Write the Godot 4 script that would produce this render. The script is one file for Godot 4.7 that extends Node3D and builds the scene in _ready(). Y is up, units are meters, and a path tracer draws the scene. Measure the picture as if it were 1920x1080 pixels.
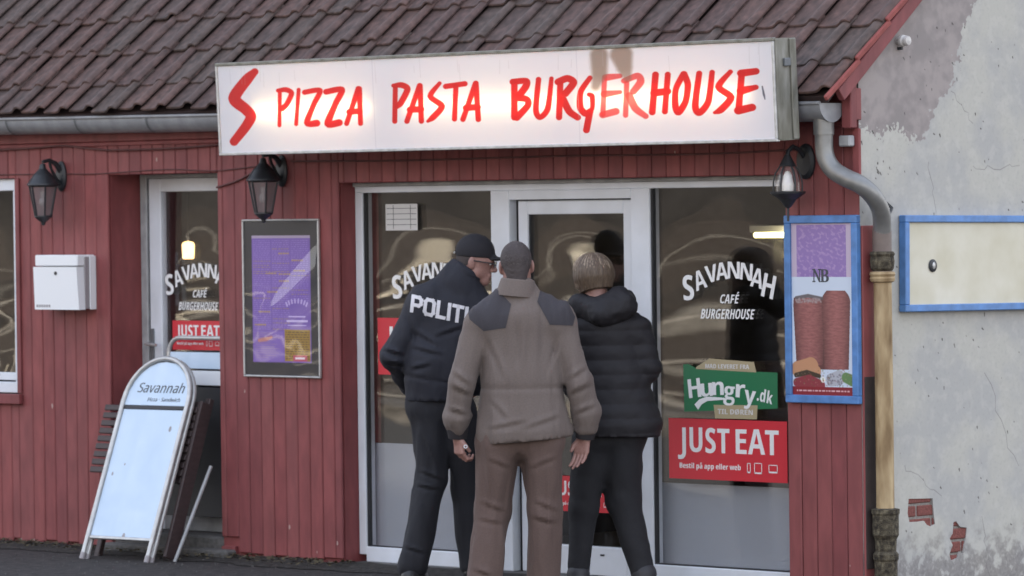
extends Node3D
# A cafe front with a lit sign, seen from across the street; three people look in through its glass door.
# x runs along the front, y up, z out into the street; the front's boards lie in the plane z = 0.

var rng := RandomNumberGenerator.new()
var M := {}
var TX := {}
var taken := {}
const SIGN_STROKES := [
	[0,[[0.302,0.465,0.032],[0.226,0.415,0.049],[0.123,0.316,0.054],[0.214,0.249,0.049],[0.253,0.207,0.047],[0.207,0.150,0.044],[0.104,0.064,0.039]]],
	[0,[[0.498,0.350,0.017],[0.481,0.150,0.017]]],
	[0,[[0.483,0.351,0.018],[0.548,0.354,0.023],[0.591,0.332,0.023],[0.549,0.272,0.023],[0.510,0.247,0.026]]],
	[0,[[0.649,0.351,0.017],[0.616,0.154,0.017]]],
	[0,[[0.696,0.335,0.023],[0.819,0.342,0.023],[0.766,0.266,0.023],[0.703,0.160,0.026],[0.780,0.156,0.031]]],
	[0,[[0.867,0.333,0.026],[0.992,0.342,0.026],[0.936,0.262,0.026],[0.869,0.152,0.031],[0.958,0.155,0.031]]],
	[0,[[1.120,0.344,0.023],[1.016,0.148,0.021]]],
	[0,[[1.128,0.343,0.023],[1.125,0.146,0.021]]],
	[0,[[1.042,0.214,0.026],[1.123,0.217,0.026]]],
	[0,[[1.407,0.348,0.021],[1.390,0.152,0.021]]],
	[0,[[1.393,0.353,0.018],[1.457,0.354,0.026],[1.499,0.330,0.026],[1.444,0.256,0.026],[1.414,0.237,0.023]]],
	[0,[[1.592,0.348,0.022],[1.483,0.150,0.022]]],
	[0,[[1.596,0.347,0.022],[1.593,0.148,0.022]]],
	[0,[[1.512,0.215,0.028],[1.594,0.215,0.028]]],
	[0,[[1.744,0.356,0.017],[1.669,0.286,0.023],[1.753,0.229,0.026],[1.686,0.170,0.026],[1.642,0.147,0.013]]],
	[0,[[1.789,0.337,0.023],[1.932,0.348,0.023]]],
	[0,[[1.865,0.335,0.021],[1.843,0.154,0.021]]],
	[0,[[2.012,0.348,0.022],[1.906,0.151,0.022]]],
	[0,[[2.015,0.348,0.022],[2.020,0.148,0.022]]],
	[0,[[1.934,0.214,0.028],[2.017,0.217,0.028]]],
	[0,[[2.297,0.347,0.026],[2.285,0.153,0.026]]],
	[0,[[2.286,0.348,0.026],[2.383,0.350,0.026],[2.377,0.318,0.029],[2.326,0.271,0.029]]],
	[0,[[2.325,0.260,0.031],[2.384,0.248,0.026],[2.386,0.215,0.026],[2.303,0.152,0.029]]],
	[0,[[2.473,0.356,0.021],[2.444,0.192,0.023],[2.471,0.149,0.023],[2.530,0.196,0.023],[2.566,0.358,0.017]]],
	[0,[[2.627,0.327,0.024],[2.608,0.145,0.024]]],
	[0,[[2.613,0.338,0.029],[2.680,0.355,0.029],[2.722,0.330,0.029],[2.660,0.273,0.029]]],
	[0,[[2.643,0.241,0.029],[2.683,0.176,0.029],[2.740,0.142,0.026]]],
	[0,[[2.840,0.353,0.020],[2.770,0.280,0.023],[2.762,0.195,0.026],[2.800,0.162,0.029],[2.845,0.188,0.017],[2.849,0.252,0.020],[2.828,0.263,0.017]]],
	[0,[[2.829,0.172,0.026],[2.798,0.072,0.026]]],
	[1,[[2.942,0.355,0.020],[2.919,0.154,0.020]]],
	[1,[[2.956,0.352,0.029],[3.050,0.357,0.020]]],
	[1,[[2.936,0.263,0.029],[3.045,0.270,0.017]]],
	[1,[[2.919,0.152,0.029],[3.010,0.168,0.029]]],
	[1,[[3.095,0.319,0.020],[3.077,0.145,0.020]]],
	[1,[[3.077,0.330,0.023],[3.172,0.354,0.026],[3.191,0.322,0.029],[3.138,0.271,0.026]]],
	[1,[[3.108,0.250,0.029],[3.147,0.181,0.029],[3.216,0.137,0.023]]],
	[0,[[3.296,0.357,0.025],[3.262,0.157,0.025]]],
	[0,[[3.380,0.355,0.022],[3.349,0.158,0.022]]],
	[0,[[3.282,0.259,0.030],[3.371,0.265,0.030]]],
	[0,[[3.487,0.354,0.024],[3.431,0.277,0.023],[3.422,0.189,0.025],[3.442,0.153,0.027],[3.493,0.209,0.024],[3.513,0.296,0.024],[3.491,0.354,0.024]]],
	[0,[[3.593,0.354,0.022],[3.557,0.186,0.025],[3.583,0.147,0.027],[3.646,0.205,0.024],[3.680,0.357,0.020]]],
	[0,[[3.802,0.356,0.018],[3.719,0.280,0.025],[3.798,0.223,0.027],[3.730,0.160,0.027],[3.686,0.145,0.013]]],
	[0,[[3.877,0.345,0.024],[3.845,0.152,0.024]]],
	[0,[[3.873,0.346,0.030],[3.970,0.353,0.027]]],
	[0,[[3.868,0.254,0.033],[3.965,0.270,0.021]]],
	[0,[[3.845,0.152,0.033],[3.935,0.166,0.030]]],
	[2,[[2.906,0.473,0.086],[2.907,0.378,0.074],[2.877,0.304,0.040]]],
	[2,[[3.064,0.468,0.109],[3.075,0.404,0.074],[3.096,0.346,0.040]]]]

# ------------------------------------------------------------------ mesh helpers
class MB:
	var v := PackedVector3Array()
	var n := PackedVector3Array()
	var t := PackedVector2Array()
	var ix := PackedInt32Array()
	func vert(p: Vector3, nn: Vector3, uv := Vector2.ZERO) -> int:
		v.append(p); n.append(nn); t.append(uv)
		return v.size() - 1
	# points run counter-clockwise seen from outside
	func quad(a: Vector3, b: Vector3, c: Vector3, d: Vector3, uv := Rect2(0, 0, 1, 1)) -> void:
		var nn := (b - a).cross(c - a).normalized()
		if nn == Vector3.ZERO: nn = (c - a).cross(d - a).normalized()
		var i := vert(a, nn, Vector2(uv.position.x, uv.end.y))
		vert(b, nn, Vector2(uv.end.x, uv.end.y)); vert(c, nn, Vector2(uv.end.x, uv.position.y)); vert(d, nn, Vector2(uv.position.x, uv.position.y))
		ix.append_array([i, i + 2, i + 1, i, i + 3, i + 2])
	# convex polygon, turned to face away from the given centre
	func poly(p: Array, centre: Vector3) -> void:
		var nn: Vector3 = (p[1] - p[0]).cross(p[2] - p[0]).normalized()
		var mid := Vector3.ZERO
		for q in p: mid += q
		mid /= p.size()
		var flip := nn.dot(mid - centre) < 0.0
		if flip: nn = -nn
		var i := v.size()
		for q in p: vert(q, nn, Vector2(q.x, q.y))
		for k in range(1, p.size() - 1):
			if flip: ix.append_array([i, i + k, i + k + 1])
			else: ix.append_array([i, i + k + 1, i + k])
	func box(c: Vector3, s: Vector3, b := 0.0, xf := Transform3D.IDENTITY) -> void:
		var h := s / 2.0
		b = minf(b, 0.45 * minf(s.x, minf(s.y, s.z)))
		var cc := xf * c
		var P := func(sx: float, sy: float, sz: float, k: int) -> Vector3:
			var q := Vector3(sx * h.x, sy * h.y, sz * h.z)
			if k != 0: q.x -= sx * b
			if k != 1: q.y -= sy * b
			if k != 2: q.z -= sz * b
			return xf * (c + q)
		for s1 in [-1.0, 1.0]:
			poly([P.call(s1, -1.0, -1.0, 0), P.call(s1, 1.0, -1.0, 0), P.call(s1, 1.0, 1.0, 0), P.call(s1, -1.0, 1.0, 0)], cc)
			poly([P.call(-1.0, s1, -1.0, 1), P.call(1.0, s1, -1.0, 1), P.call(1.0, s1, 1.0, 1), P.call(-1.0, s1, 1.0, 1)], cc)
			poly([P.call(-1.0, -1.0, s1, 2), P.call(1.0, -1.0, s1, 2), P.call(1.0, 1.0, s1, 2), P.call(-1.0, 1.0, s1, 2)], cc)
		if b <= 0.0: return
		for s1 in [-1.0, 1.0]:
			for s2 in [-1.0, 1.0]:
				poly([P.call(s1, s2, -1.0, 0), P.call(s1, s2, 1.0, 0), P.call(s1, s2, 1.0, 1), P.call(s1, s2, -1.0, 1)], cc)
				poly([P.call(s1, -1.0, s2, 0), P.call(s1, 1.0, s2, 0), P.call(s1, 1.0, s2, 2), P.call(s1, -1.0, s2, 2)], cc)
				poly([P.call(-1.0, s1, s2, 1), P.call(1.0, s1, s2, 1), P.call(1.0, s1, s2, 2), P.call(-1.0, s1, s2, 2)], cc)
				for s3 in [-1.0, 1.0]:
					poly([P.call(s1, s2, s3, 0), P.call(s1, s2, s3, 1), P.call(s1, s2, s3, 2)], cc)
	func bar(x0: float, x1: float, y0: float, y1: float, z0: float, z1: float, b := 0.0) -> void:
		box(Vector3((x0 + x1) / 2, (y0 + y1) / 2, (z0 + z1) / 2), Vector3(absf(x1 - x0), absf(y1 - y0), absf(z1 - z0)), b)
	# smooth grid from rows of points; the normal is (next column) x (next row)
	func grid(rows: Array, wrap := false, flip := false) -> void:
		var nr := rows.size()
		var nc: int = rows[0].size()
		var base := v.size()
		for r in nr:
			for c in nc:
				var cl: int = (c - 1 + nc) % nc if wrap else maxi(c - 1, 0)
				var cr: int = (c + 1) % nc if wrap else mini(c + 1, nc - 1)
				var du: Vector3 = rows[r][cr] - rows[r][cl]
				var dv: Vector3 = rows[mini(r + 1, nr - 1)][c] - rows[maxi(r - 1, 0)][c]
				var nn := du.cross(dv).normalized()
				vert(rows[r][c], -nn if flip else nn, Vector2(float(c) / maxi(nc - 1, 1), 1.0 - float(r) / maxi(nr - 1, 1)))
		for r in nr - 1:
			for c in (nc if wrap else nc - 1):
				var c2 := (c + 1) % nc
				var a := base + r * nc + c
				var b := base + r * nc + c2
				var d := base + (r + 1) * nc + c
				var e := base + (r + 1) * nc + c2
				if flip: ix.append_array([a, b, e, a, e, d])
				else: ix.append_array([a, e, b, a, d, e])
	func tube(path: Array, rad, sides := 12, caps := true) -> void:
		var rows := []
		var up := Vector3.UP
		for k in path.size():
			var dir: Vector3 = (path[mini(k + 1, path.size() - 1)] - path[maxi(k - 1, 0)]).normalized()
			if absf(dir.dot(up)) > 0.95 and k == 0: up = Vector3.RIGHT
			var sx := up.cross(dir).normalized()
			up = dir.cross(sx).normalized()
			var r: float = rad[k] if rad is Array else rad
			var row := []
			for s in sides:
				var a := TAU * s / sides
				row.append(path[k] + (sx * cos(a) + up * sin(a)) * r)
			rows.append(row)
		grid(rows, true)
		if caps:
			var inside: Vector3 = (path[0] + path[1]) / 2
			poly(rows[0], inside)
			inside = (path[-1] + path[-2]) / 2
			poly(rows[-1], inside)
	# profile of [radius, height], turned about the y axis of xf
	func lathe(prof: Array, sides := 20, xf := Transform3D.IDENTITY, squash := 1.0) -> void:
		for k in prof.size() - 1:   # each band keeps its own edge
			var rows := []
			for e in 2:
				var row := []
				for s in sides:
					var a := -TAU * s / sides
					var rr := maxf(prof[k + e][0], 0.0004)
					row.append(xf * Vector3(cos(a) * rr, prof[k + e][1], sin(a) * rr * squash))
				rows.append(row)
			grid(rows, true)
	func ball(c: Vector3, r: Vector3, seg := 14, xf := Transform3D.IDENTITY) -> void:
		var rows := []
		for k in seg + 1:
			var la := PI * (float(k) / seg - 0.5)
			var row := []
			for s in seg * 2:
				var a := -PI * s / seg
				var cl := maxf(cos(la), 0.004)
				row.append(xf * (c + Vector3(cos(a) * cl * r.x, sin(la) * r.y, sin(a) * cl * r.z)))
			rows.append(row)
		grid(rows, true)
	func mesh() -> ArrayMesh:
		var arr := []
		arr.resize(Mesh.ARRAY_MAX)
		arr[Mesh.ARRAY_VERTEX] = v; arr[Mesh.ARRAY_NORMAL] = n; arr[Mesh.ARRAY_TEX_UV] = t; arr[Mesh.ARRAY_INDEX] = ix
		var m := ArrayMesh.new()
		m.add_surface_from_arrays(Mesh.PRIMITIVE_TRIANGLES, arr)
		return m

# ------------------------------------------------------------------ a distance field that is meshed as surface nets
class Field:
	var o: Vector3
	var h: float
	var nx: int
	var ny: int
	var nz: int
	var d := PackedFloat32Array()
	func _init(lo: Vector3, hi: Vector3, cell: float) -> void:
		o = lo; h = cell
		nx = int((hi.x - lo.x) / cell) + 2; ny = int((hi.y - lo.y) / cell) + 2; nz = int((hi.z - lo.z) / cell) + 2
		d.resize(nx * ny * nz); d.fill(0.2)
	# tapered capsule, joined with a smooth minimum; zs squeezes it in depth about zc
	func cap(a: Vector3, b: Vector3, ra: float, rb: float, k := 0.04, zs := 1.0) -> void:
		var zc := (a.z + b.z) / 2
		var m := maxf(ra, rb) + k + 2 * h
		var lo := (a.min(b) - Vector3(m, m, m) - o) / h
		var hi := (a.max(b) + Vector3(m, m, m) - o) / h
		var i0 := maxi(int(lo.x), 0); var i1 := mini(int(hi.x) + 1, nx - 1)
		var j0 := maxi(int(lo.y), 0); var j1 := mini(int(hi.y) + 1, ny - 1)
		var k0 := maxi(int(lo.z), 0); var k1 := mini(int(hi.z) + 1, nz - 1)
		a.z = zc + (a.z - zc) / zs; b.z = zc + (b.z - zc) / zs
		var ab := b - a
		var l2 := maxf(ab.length_squared(), 1e-9)
		for j in range(j0, j1 + 1):
			for kk in range(k0, k1 + 1):
				var row := (j * nz + kk) * nx
				var p := Vector3(0, o.y + j * h, zc + (o.z + kk * h - zc) / zs)
				for i in range(i0, i1 + 1):
					p.x = o.x + i * h
					var tt := clampf((p - a).dot(ab) / l2, 0.0, 1.0)
					var e := (p - a - ab * tt).length() - ra - (rb - ra) * tt
					var f := d[row + i]
					var w := clampf(0.5 + 0.5 * (f - e) / k, 0.0, 1.0)
					d[row + i] = f + (e - f) * w - k * w * (1.0 - w)
	func ell(c: Vector3, r: Vector3, k := 0.02, turn := Basis.IDENTITY) -> void:
		var m := maxf(r.x, maxf(r.y, r.z)) + k + 2 * h
		var lo := (c - Vector3(m, m, m) - o) / h
		var hi := (c + Vector3(m, m, m) - o) / h
		var inv := turn.transposed()
		var rm := minf(r.x, minf(r.y, r.z))
		for j in range(maxi(int(lo.y), 0), mini(int(hi.y) + 1, ny - 1) + 1):
			for kk in range(maxi(int(lo.z), 0), mini(int(hi.z) + 1, nz - 1) + 1):
				for i in range(maxi(int(lo.x), 0), mini(int(hi.x) + 1, nx - 1) + 1):
					var q := inv * (Vector3(o.x + i * h, o.y + j * h, o.z + kk * h) - c)
					var l := (q / r).length()
					var e := (l - 1.0) * lerpf(rm, q.length() / maxf(l, 0.01), 0.6)
					var at := (j * nz + kk) * nx + i
					var f := d[at]
					var w := clampf(0.5 + 0.5 * (f - e) / k, 0.0, 1.0)
					d[at] = f + (e - f) * w - k * w * (1.0 - w)
	# keeps what lies behind the plane
	func cut(nrm: Vector3, c: float) -> void:
		for j in ny:
			for kk in nz:
				for i in nx:
					var at := (j * nz + kk) * nx + i
					d[at] = maxf(d[at], Vector3(o.x + i * h, o.y + j * h, o.z + kk * h).dot(nrm) - c)
	func folds(fn: FastNoiseLite, amp: float, s: Vector3) -> void:
		for j in ny:
			for kk in nz:
				for i in nx:
					var at := (j * nz + kk) * nx + i
					if absf(d[at]) < 0.06:
						d[at] += amp * fn.get_noise_3d((o.x + i * h) * s.x, (o.y + j * h) * s.y, (o.z + kk * h) * s.z)
	func quilt(pitch: float, amp: float) -> void:
		for j in ny:
			var w := amp * (1.0 - absf(sin(PI * (o.y + j * h) / pitch)) * 2.0)
			for kk in nz:
				for i in nx:
					var at := (j * nz + kk) * nx + i
					if absf(d[at]) < 0.06: d[at] += w
	func at(p: Vector3) -> float:
		var q := (p - o) / h
		var i := int(q.x); var j := int(q.y); var k := int(q.z)
		if i < 0 or j < 0 or k < 0 or i >= nx - 1 or j >= ny - 1 or k >= nz - 1: return 0.2
		var fx := q.x - i; var fy := q.y - j; var fz := q.z - k
		var b := (j * nz + k) * nx + i
		var c := b + nx * nz
		return lerpf(lerpf(lerpf(d[b], d[b + 1], fx), lerpf(d[b + nx], d[b + nx + 1], fx), fz), lerpf(lerpf(d[c], d[c + 1], fx), lerpf(d[c + nx], d[c + nx + 1], fx), fz), fy)
	# the surface met by a line along -z
	func back(x: float, y: float, z0 := 0.35) -> float:
		var z := z0
		while z > -0.35:
			if at(Vector3(x, y, z)) < 0.0: return z
			z -= 0.002
		return 0.0
	func into(mb: MB, xf := Transform3D.IDENTITY) -> void:
		var of := {}
		var sy := nz * nx
		for j in ny - 1:
			for k in nz - 1:
				var row := (j * nz + k) * nx
				for i in nx - 1:
					var b := row + i
					var c0 := d[b]; var c1 := d[b + 1]; var c2 := d[b + nx]; var c3 := d[b + nx + 1]
					var c4 := d[b + sy]; var c5 := d[b + sy + 1]; var c6 := d[b + sy + nx]; var c7 := d[b + sy + nx + 1]
					var ins := int(c0 < 0) + int(c1 < 0) + int(c2 < 0) + int(c3 < 0) + int(c4 < 0) + int(c5 < 0) + int(c6 < 0) + int(c7 < 0)
					if ins == 0 or ins == 8: continue
					var s := Vector3.ZERO
					var cnt := 0
					# along x, z, y
					if (c0 < 0) != (c1 < 0): s += Vector3(c0 / (c0 - c1), 0, 0); cnt += 1
					if (c2 < 0) != (c3 < 0): s += Vector3(c2 / (c2 - c3), 0, 1); cnt += 1
					if (c4 < 0) != (c5 < 0): s += Vector3(c4 / (c4 - c5), 1, 0); cnt += 1
					if (c6 < 0) != (c7 < 0): s += Vector3(c6 / (c6 - c7), 1, 1); cnt += 1
					if (c0 < 0) != (c2 < 0): s += Vector3(0, 0, c0 / (c0 - c2)); cnt += 1
					if (c1 < 0) != (c3 < 0): s += Vector3(1, 0, c1 / (c1 - c3)); cnt += 1
					if (c4 < 0) != (c6 < 0): s += Vector3(0, 1, c4 / (c4 - c6)); cnt += 1
					if (c5 < 0) != (c7 < 0): s += Vector3(1, 1, c5 / (c5 - c7)); cnt += 1
					if (c0 < 0) != (c4 < 0): s += Vector3(0, c0 / (c0 - c4), 0); cnt += 1
					if (c1 < 0) != (c5 < 0): s += Vector3(1, c1 / (c1 - c5), 0); cnt += 1
					if (c2 < 0) != (c6 < 0): s += Vector3(0, c2 / (c2 - c6), 1); cnt += 1
					if (c3 < 0) != (c7 < 0): s += Vector3(1, c3 / (c3 - c7), 1); cnt += 1
					s /= cnt
					var g := Vector3(c1 - c0 + c3 - c2 + c5 - c4 + c7 - c6, c4 - c0 + c5 - c1 + c6 - c2 + c7 - c3, c2 - c0 + c3 - c1 + c6 - c4 + c7 - c5)
					of[b] = mb.vert(xf * (o + (Vector3(i, j, k) + s) * h), (xf.basis * g).normalized())
		for b in of:
			var i: int = b % nx
			var k: int = (b / nx) % nz
			var j: int = b / sy
			if i == 0 or j == 0 or k == 0: continue
			var q := d[b]
			for ax in 3:
				var st: int = [1, sy, nx][ax]
				if (q < 0) == (d[b + st] < 0): continue
				var u: int = [sy, nx, 1][ax]
				var w: int = [nx, 1, sy][ax]
				if not (of.has(b - u) and of.has(b - w) and of.has(b - u - w)): continue
				var a0: int = of[b]; var a1: int = of[b - u]; var a2: int = of[b - u - w]; var a3: int = of[b - w]
				if q < 0: mb.ix.append_array([a0, a2, a1, a0, a3, a2])
				else: mb.ix.append_array([a0, a1, a2, a0, a2, a3])

# ------------------------------------------------------------------ a small canvas for print and stains
class CV:
	var w: int
	var h: int
	var px := PackedByteArray()
	func _init(ww: int, hh: int, c: Color) -> void:
		w = ww; h = hh
		px.resize(w * h * 4)
		var one := PackedByteArray([int(c.r * 255), int(c.g * 255), int(c.b * 255), 255])
		for i in w * h:
			px[i * 4] = one[0]; px[i * 4 + 1] = one[1]; px[i * 4 + 2] = one[2]; px[i * 4 + 3] = 255
	func dot(x: int, y: int, c: Color, a := 1.0) -> void:
		if x < 0 or y < 0 or x >= w or y >= h: return
		var i := (y * w + x) * 4
		px[i] = int(lerpf(px[i], c.r * 255, a)); px[i + 1] = int(lerpf(px[i + 1], c.g * 255, a)); px[i + 2] = int(lerpf(px[i + 2], c.b * 255, a))
	func rect(x0: float, y0: float, x1: float, y1: float, c: Color, a := 1.0) -> void:
		for y in range(int(y0), int(y1)):
			for x in range(int(x0), int(x1)): dot(x, y, c, a)
	# a round brush along points [x, y, width]; ax stretches x
	func stroke(pts: Array, c: Color, a := 1.0, soft := 0.8) -> void:
		var lo := Vector2(1e9, 1e9)
		var hi := -lo
		for p in pts:
			lo = lo.min(Vector2(p[0] - p[2], p[1] - p[2])); hi = hi.max(Vector2(p[0] + p[2], p[1] + p[2]))
		for y in range(maxi(int(lo.y), 0), mini(int(hi.y) + 1, h)):
			for x in range(maxi(int(lo.x), 0), mini(int(hi.x) + 1, w)):
				var best := 1e9
				for k in maxi(pts.size() - 1, 1):
					var p0 := Vector2(pts[k][0], pts[k][1])
					var k2 := mini(k + 1, pts.size() - 1)
					var e := Vector2(pts[k2][0], pts[k2][1]) - p0
					var tt := clampf((Vector2(x, y) - p0).dot(e) / maxf(e.length_squared(), 1e-6), 0, 1)
					best = minf(best, (Vector2(x, y) - p0 - e * tt).length() - lerpf(pts[k][2], pts[k2][2], tt) / 2)
				var al := clampf(0.5 - best / soft, 0, 1) * a
				if al > 0.01: dot(x, y, c, al)
	func poly(pts: PackedVector2Array, c: Color, a := 1.0) -> void:
		var lo := pts[0]
		var hi := pts[0]
		for p in pts: lo = lo.min(p); hi = hi.max(p)
		for y in range(maxi(int(lo.y), 0), mini(int(hi.y) + 1, h)):
			for x in range(maxi(int(lo.x), 0), mini(int(hi.x) + 1, w)):
				if Geometry2D.is_point_in_polygon(Vector2(x, y), pts): dot(x, y, c, a)
	func tex() -> ImageTexture:
		return ImageTexture.create_from_image(Image.create_from_data(w, h, false, Image.FORMAT_RGBA8, px))

# ------------------------------------------------------------------ nodes
func numbered(called: String) -> String:
	if not taken.has(called):
		taken[called] = 0
		return called
	taken[called] += 1
	return "%s_%03d" % [called, taken[called]]
func thing(called: String, label: String, category: String, at := Vector3.ZERO, group := "", turn := 0.0) -> Node3D:
	var o := Node3D.new()
	o.name = numbered(called)
	add_child(o)
	o.position = at; o.rotation.y = turn
	tag(o, label, category, group)
	return o
func tag(o: Node, label: String, category: String, group := "") -> void:
	o.set_meta("label", label); o.set_meta("category", category)
	if group: o.set_meta("group", group)
func holder(called: String, parent: Node3D, at := Vector3.ZERO) -> Node3D:
	var o := Node3D.new()
	o.name = called
	parent.add_child(o, true)
	o.position = at
	return o
func put(called: String, m, material: Material, parent: Node3D, at := Vector3.ZERO) -> MeshInstance3D:
	var o := MeshInstance3D.new()
	o.name = called if parent != self else numbered(called)
	o.mesh = m.mesh() if m is MB else m
	o.material_override = material
	parent.add_child(o, true)
	o.position = at
	return o
func lone(called: String, m, material: Material, label: String, category: String, at := Vector3.ZERO, group := "") -> MeshInstance3D:
	var o := put(called, m, material, self, at)
	tag(o, label, category, group)
	return o
func block(called: String, parent: Node3D, material: Material, x0: float, x1: float, y0: float, y1: float, z0: float, z1: float, b := 0.003) -> MeshInstance3D:
	var m := MB.new()
	m.bar(x0, x1, y0, y1, z0, z1, b)
	return put(called, m, material, parent)
func words(called: String, parent: Node3D, s: String, material: Material, at: Vector3, cap: float, width := 0.0, bold := true, italic := false, serif := false) -> MeshInstance3D:
	var f := SystemFont.new()
	f.font_names = PackedStringArray(["Droid Serif" if serif else "Droid Sans"])
	f.font_weight = 700 if bold else 400
	var tm := TextMesh.new()
	tm.text = s; tm.font = f; tm.font_size = 64; tm.depth = 0.0012; tm.curve_step = 2.0
	tm.pixel_size = cap / (0.714 * 64)
	tm.horizontal_alignment = HORIZONTAL_ALIGNMENT_CENTER
	var o := put(called, tm, material, parent, at)
	var bb := tm.get_aabb()
	var sx := width / bb.size.x if width > 0.0 and bb.size.x > 0.0 else 1.0
	o.transform.basis = Basis(Vector3(sx, 0, 0), Vector3(0.22 if italic else 0.0, 1, 0), Vector3(0, 0, 1))
	return o

# ------------------------------------------------------------------ materials (base colours are linear)
func noise(sd: int, freq: float, oct := 4, type := FastNoiseLite.TYPE_SIMPLEX_SMOOTH) -> FastNoiseLite:
	var f := FastNoiseLite.new()
	f.seed = sd; f.frequency = freq; f.fractal_octaves = oct; f.noise_type = type
	return f
# grey mottling from lo to hi, tiling
func mottle(key: String, sd: int, freq: float, lo: Color, hi: Color, oct := 5, size := 256, bias := 1.0) -> ImageTexture:
	if TX.has(key): return TX[key]
	var im := noise(sd, freq, oct).get_seamless_image(size, size)
	im.convert(Image.FORMAT_L8)
	var src := im.get_data()
	var px := PackedByteArray()
	px.resize(size * size * 4)
	for i in size * size:
		var c := lo.lerp(hi, pow(src[i] / 255.0, bias))
		px[i * 4] = int(clampf(c.r, 0, 1) * 255); px[i * 4 + 1] = int(clampf(c.g, 0, 1) * 255); px[i * 4 + 2] = int(clampf(c.b, 0, 1) * 255); px[i * 4 + 3] = 255
	TX[key] = ImageTexture.create_from_image(Image.create_from_data(size, size, false, Image.FORMAT_RGBA8, px))
	return TX[key]
func mat(key: String, col: Color, rough := 0.7, opt := {}) -> StandardMaterial3D:
	var m := StandardMaterial3D.new()
	m.resource_name = key
	m.albedo_color = col.linear_to_srgb()
	m.roughness = rough
	m.metallic = opt.get("metal", 0.0)
	m.metallic_specular = opt.get("spec", 0.5)
	if opt.has("tex"):
		m.albedo_texture = opt.tex
	if opt.has("tile"):
		m.uv1_triplanar = true; m.uv1_world_triplanar = true
		m.uv1_scale = opt.tile if opt.tile is Vector3 else Vector3.ONE * opt.tile
	if opt.has("bump"):
		m.heightmap_enabled = true; m.heightmap_texture = opt.bump; m.heightmap_scale = opt.get("height", 0.1)
	if opt.has("alpha"):
		m.transparency = BaseMaterial3D.TRANSPARENCY_ALPHA
		m.albedo_color.a = opt.alpha
	if opt.has("glow"):
		m.emission_enabled = true; m.emission = opt.glow; m.emission_energy_multiplier = opt.get("power", 1.0)
	if opt.has("through"):
		m.backlight_enabled = true; m.backlight = opt.through
	if opt.has("rim"):
		m.rim_enabled = true; m.rim = opt.rim; m.rim_tint = 0.5
	if opt.has("coat"):
		m.clearcoat_enabled = true; m.clearcoat = opt.coat; m.clearcoat_roughness = 0.1
	M[key] = m
	return m

# ------------------------------------------------------------------ the scene
func _ready() -> void:
	rng.seed = 7
	# camera
	var yaw := deg_to_rad(44.0)
	var pitch := atan2(152.0, 8420.0)
	var roll := 0.0125
	var f0 := Vector3(-sin(yaw), 0, -cos(yaw))
	var r0 := Vector3(cos(yaw), 0, -sin(yaw))
	var fw := f0 * cos(pitch) - Vector3.UP * sin(pitch)
	var u1 := Vector3.UP * cos(pitch) + f0 * sin(pitch)
	var cam := Camera3D.new()
	cam.name = "camera"
	add_child(cam)
	cam.transform = Transform3D(Basis(r0 * cos(roll) - u1 * sin(roll), u1 * cos(roll) + r0 * sin(roll), -fw), -f0 * 24.06 + Vector3(0, 1.99, 0))
	# a long lens, set a little short of the front: the whole picture is slightly soft, as in the photograph
	var at := CameraAttributesPhysical.new()
	at.frustum_focal_length = 187.0
	at.frustum_focus_distance = 20.6
	at.exposure_aperture = 6.3
	cam.attributes = at
	cam.fov = rad_to_deg(2.0 * atan2(540.0, 8420.0))
	cam.near = 0.5
	cam.far = 600.0
	cam.current = true
	# sky
	var we := WorldEnvironment.new()
	we.name = "environment"
	var env := Environment.new()
	env.background_mode = Environment.BG_SKY
	var sk := ProceduralSkyMaterial.new()
	sk.sky_top_color = Color(0.67, 0.715, 0.80)
	sk.sky_horizon_color = Color(1.0, 0.985, 0.965)
	sk.sky_curve = 0.2
	sk.ground_bottom_color = Color(0.22, 0.21, 0.2)
	sk.ground_horizon_color = Color(0.5, 0.5, 0.5)
	sk.sun_angle_max = 18.0
	env.sky = Sky.new()
	env.sky.sky_material = sk
	env.background_energy_multiplier = 1.0
	env.tonemap_mode = Environment.TONE_MAPPER_LINEAR
	env.tonemap_exposure = 3.1
	env.sdfgi_enabled = true; env.ssao_enabled = true; env.ssil_enabled = true
	we.environment = env
	add_child(we)
	# a low winter sun behind the house: the front lies in its shade, the far side of the street is lit
	var sun := DirectionalLight3D.new()
	sun.name = "sun"
	add_child(sun)
	var to_sun := Vector3(-0.42, 0.47, -0.80).normalized()
	sun.look_at_from_position(Vector3.ZERO, -to_sun)
	sun.light_energy = 1.5
	sun.light_color = Color(1.0, 0.94, 0.84)
	sun.light_angular_distance = 0.5
	sun.shadow_enabled = true
	make_materials()
	make_ground()
	make_building()
	make_sign()
	make_wall_things()
	make_window_things()
	make_doorway_things()
	make_people()
	make_far_side()

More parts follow.
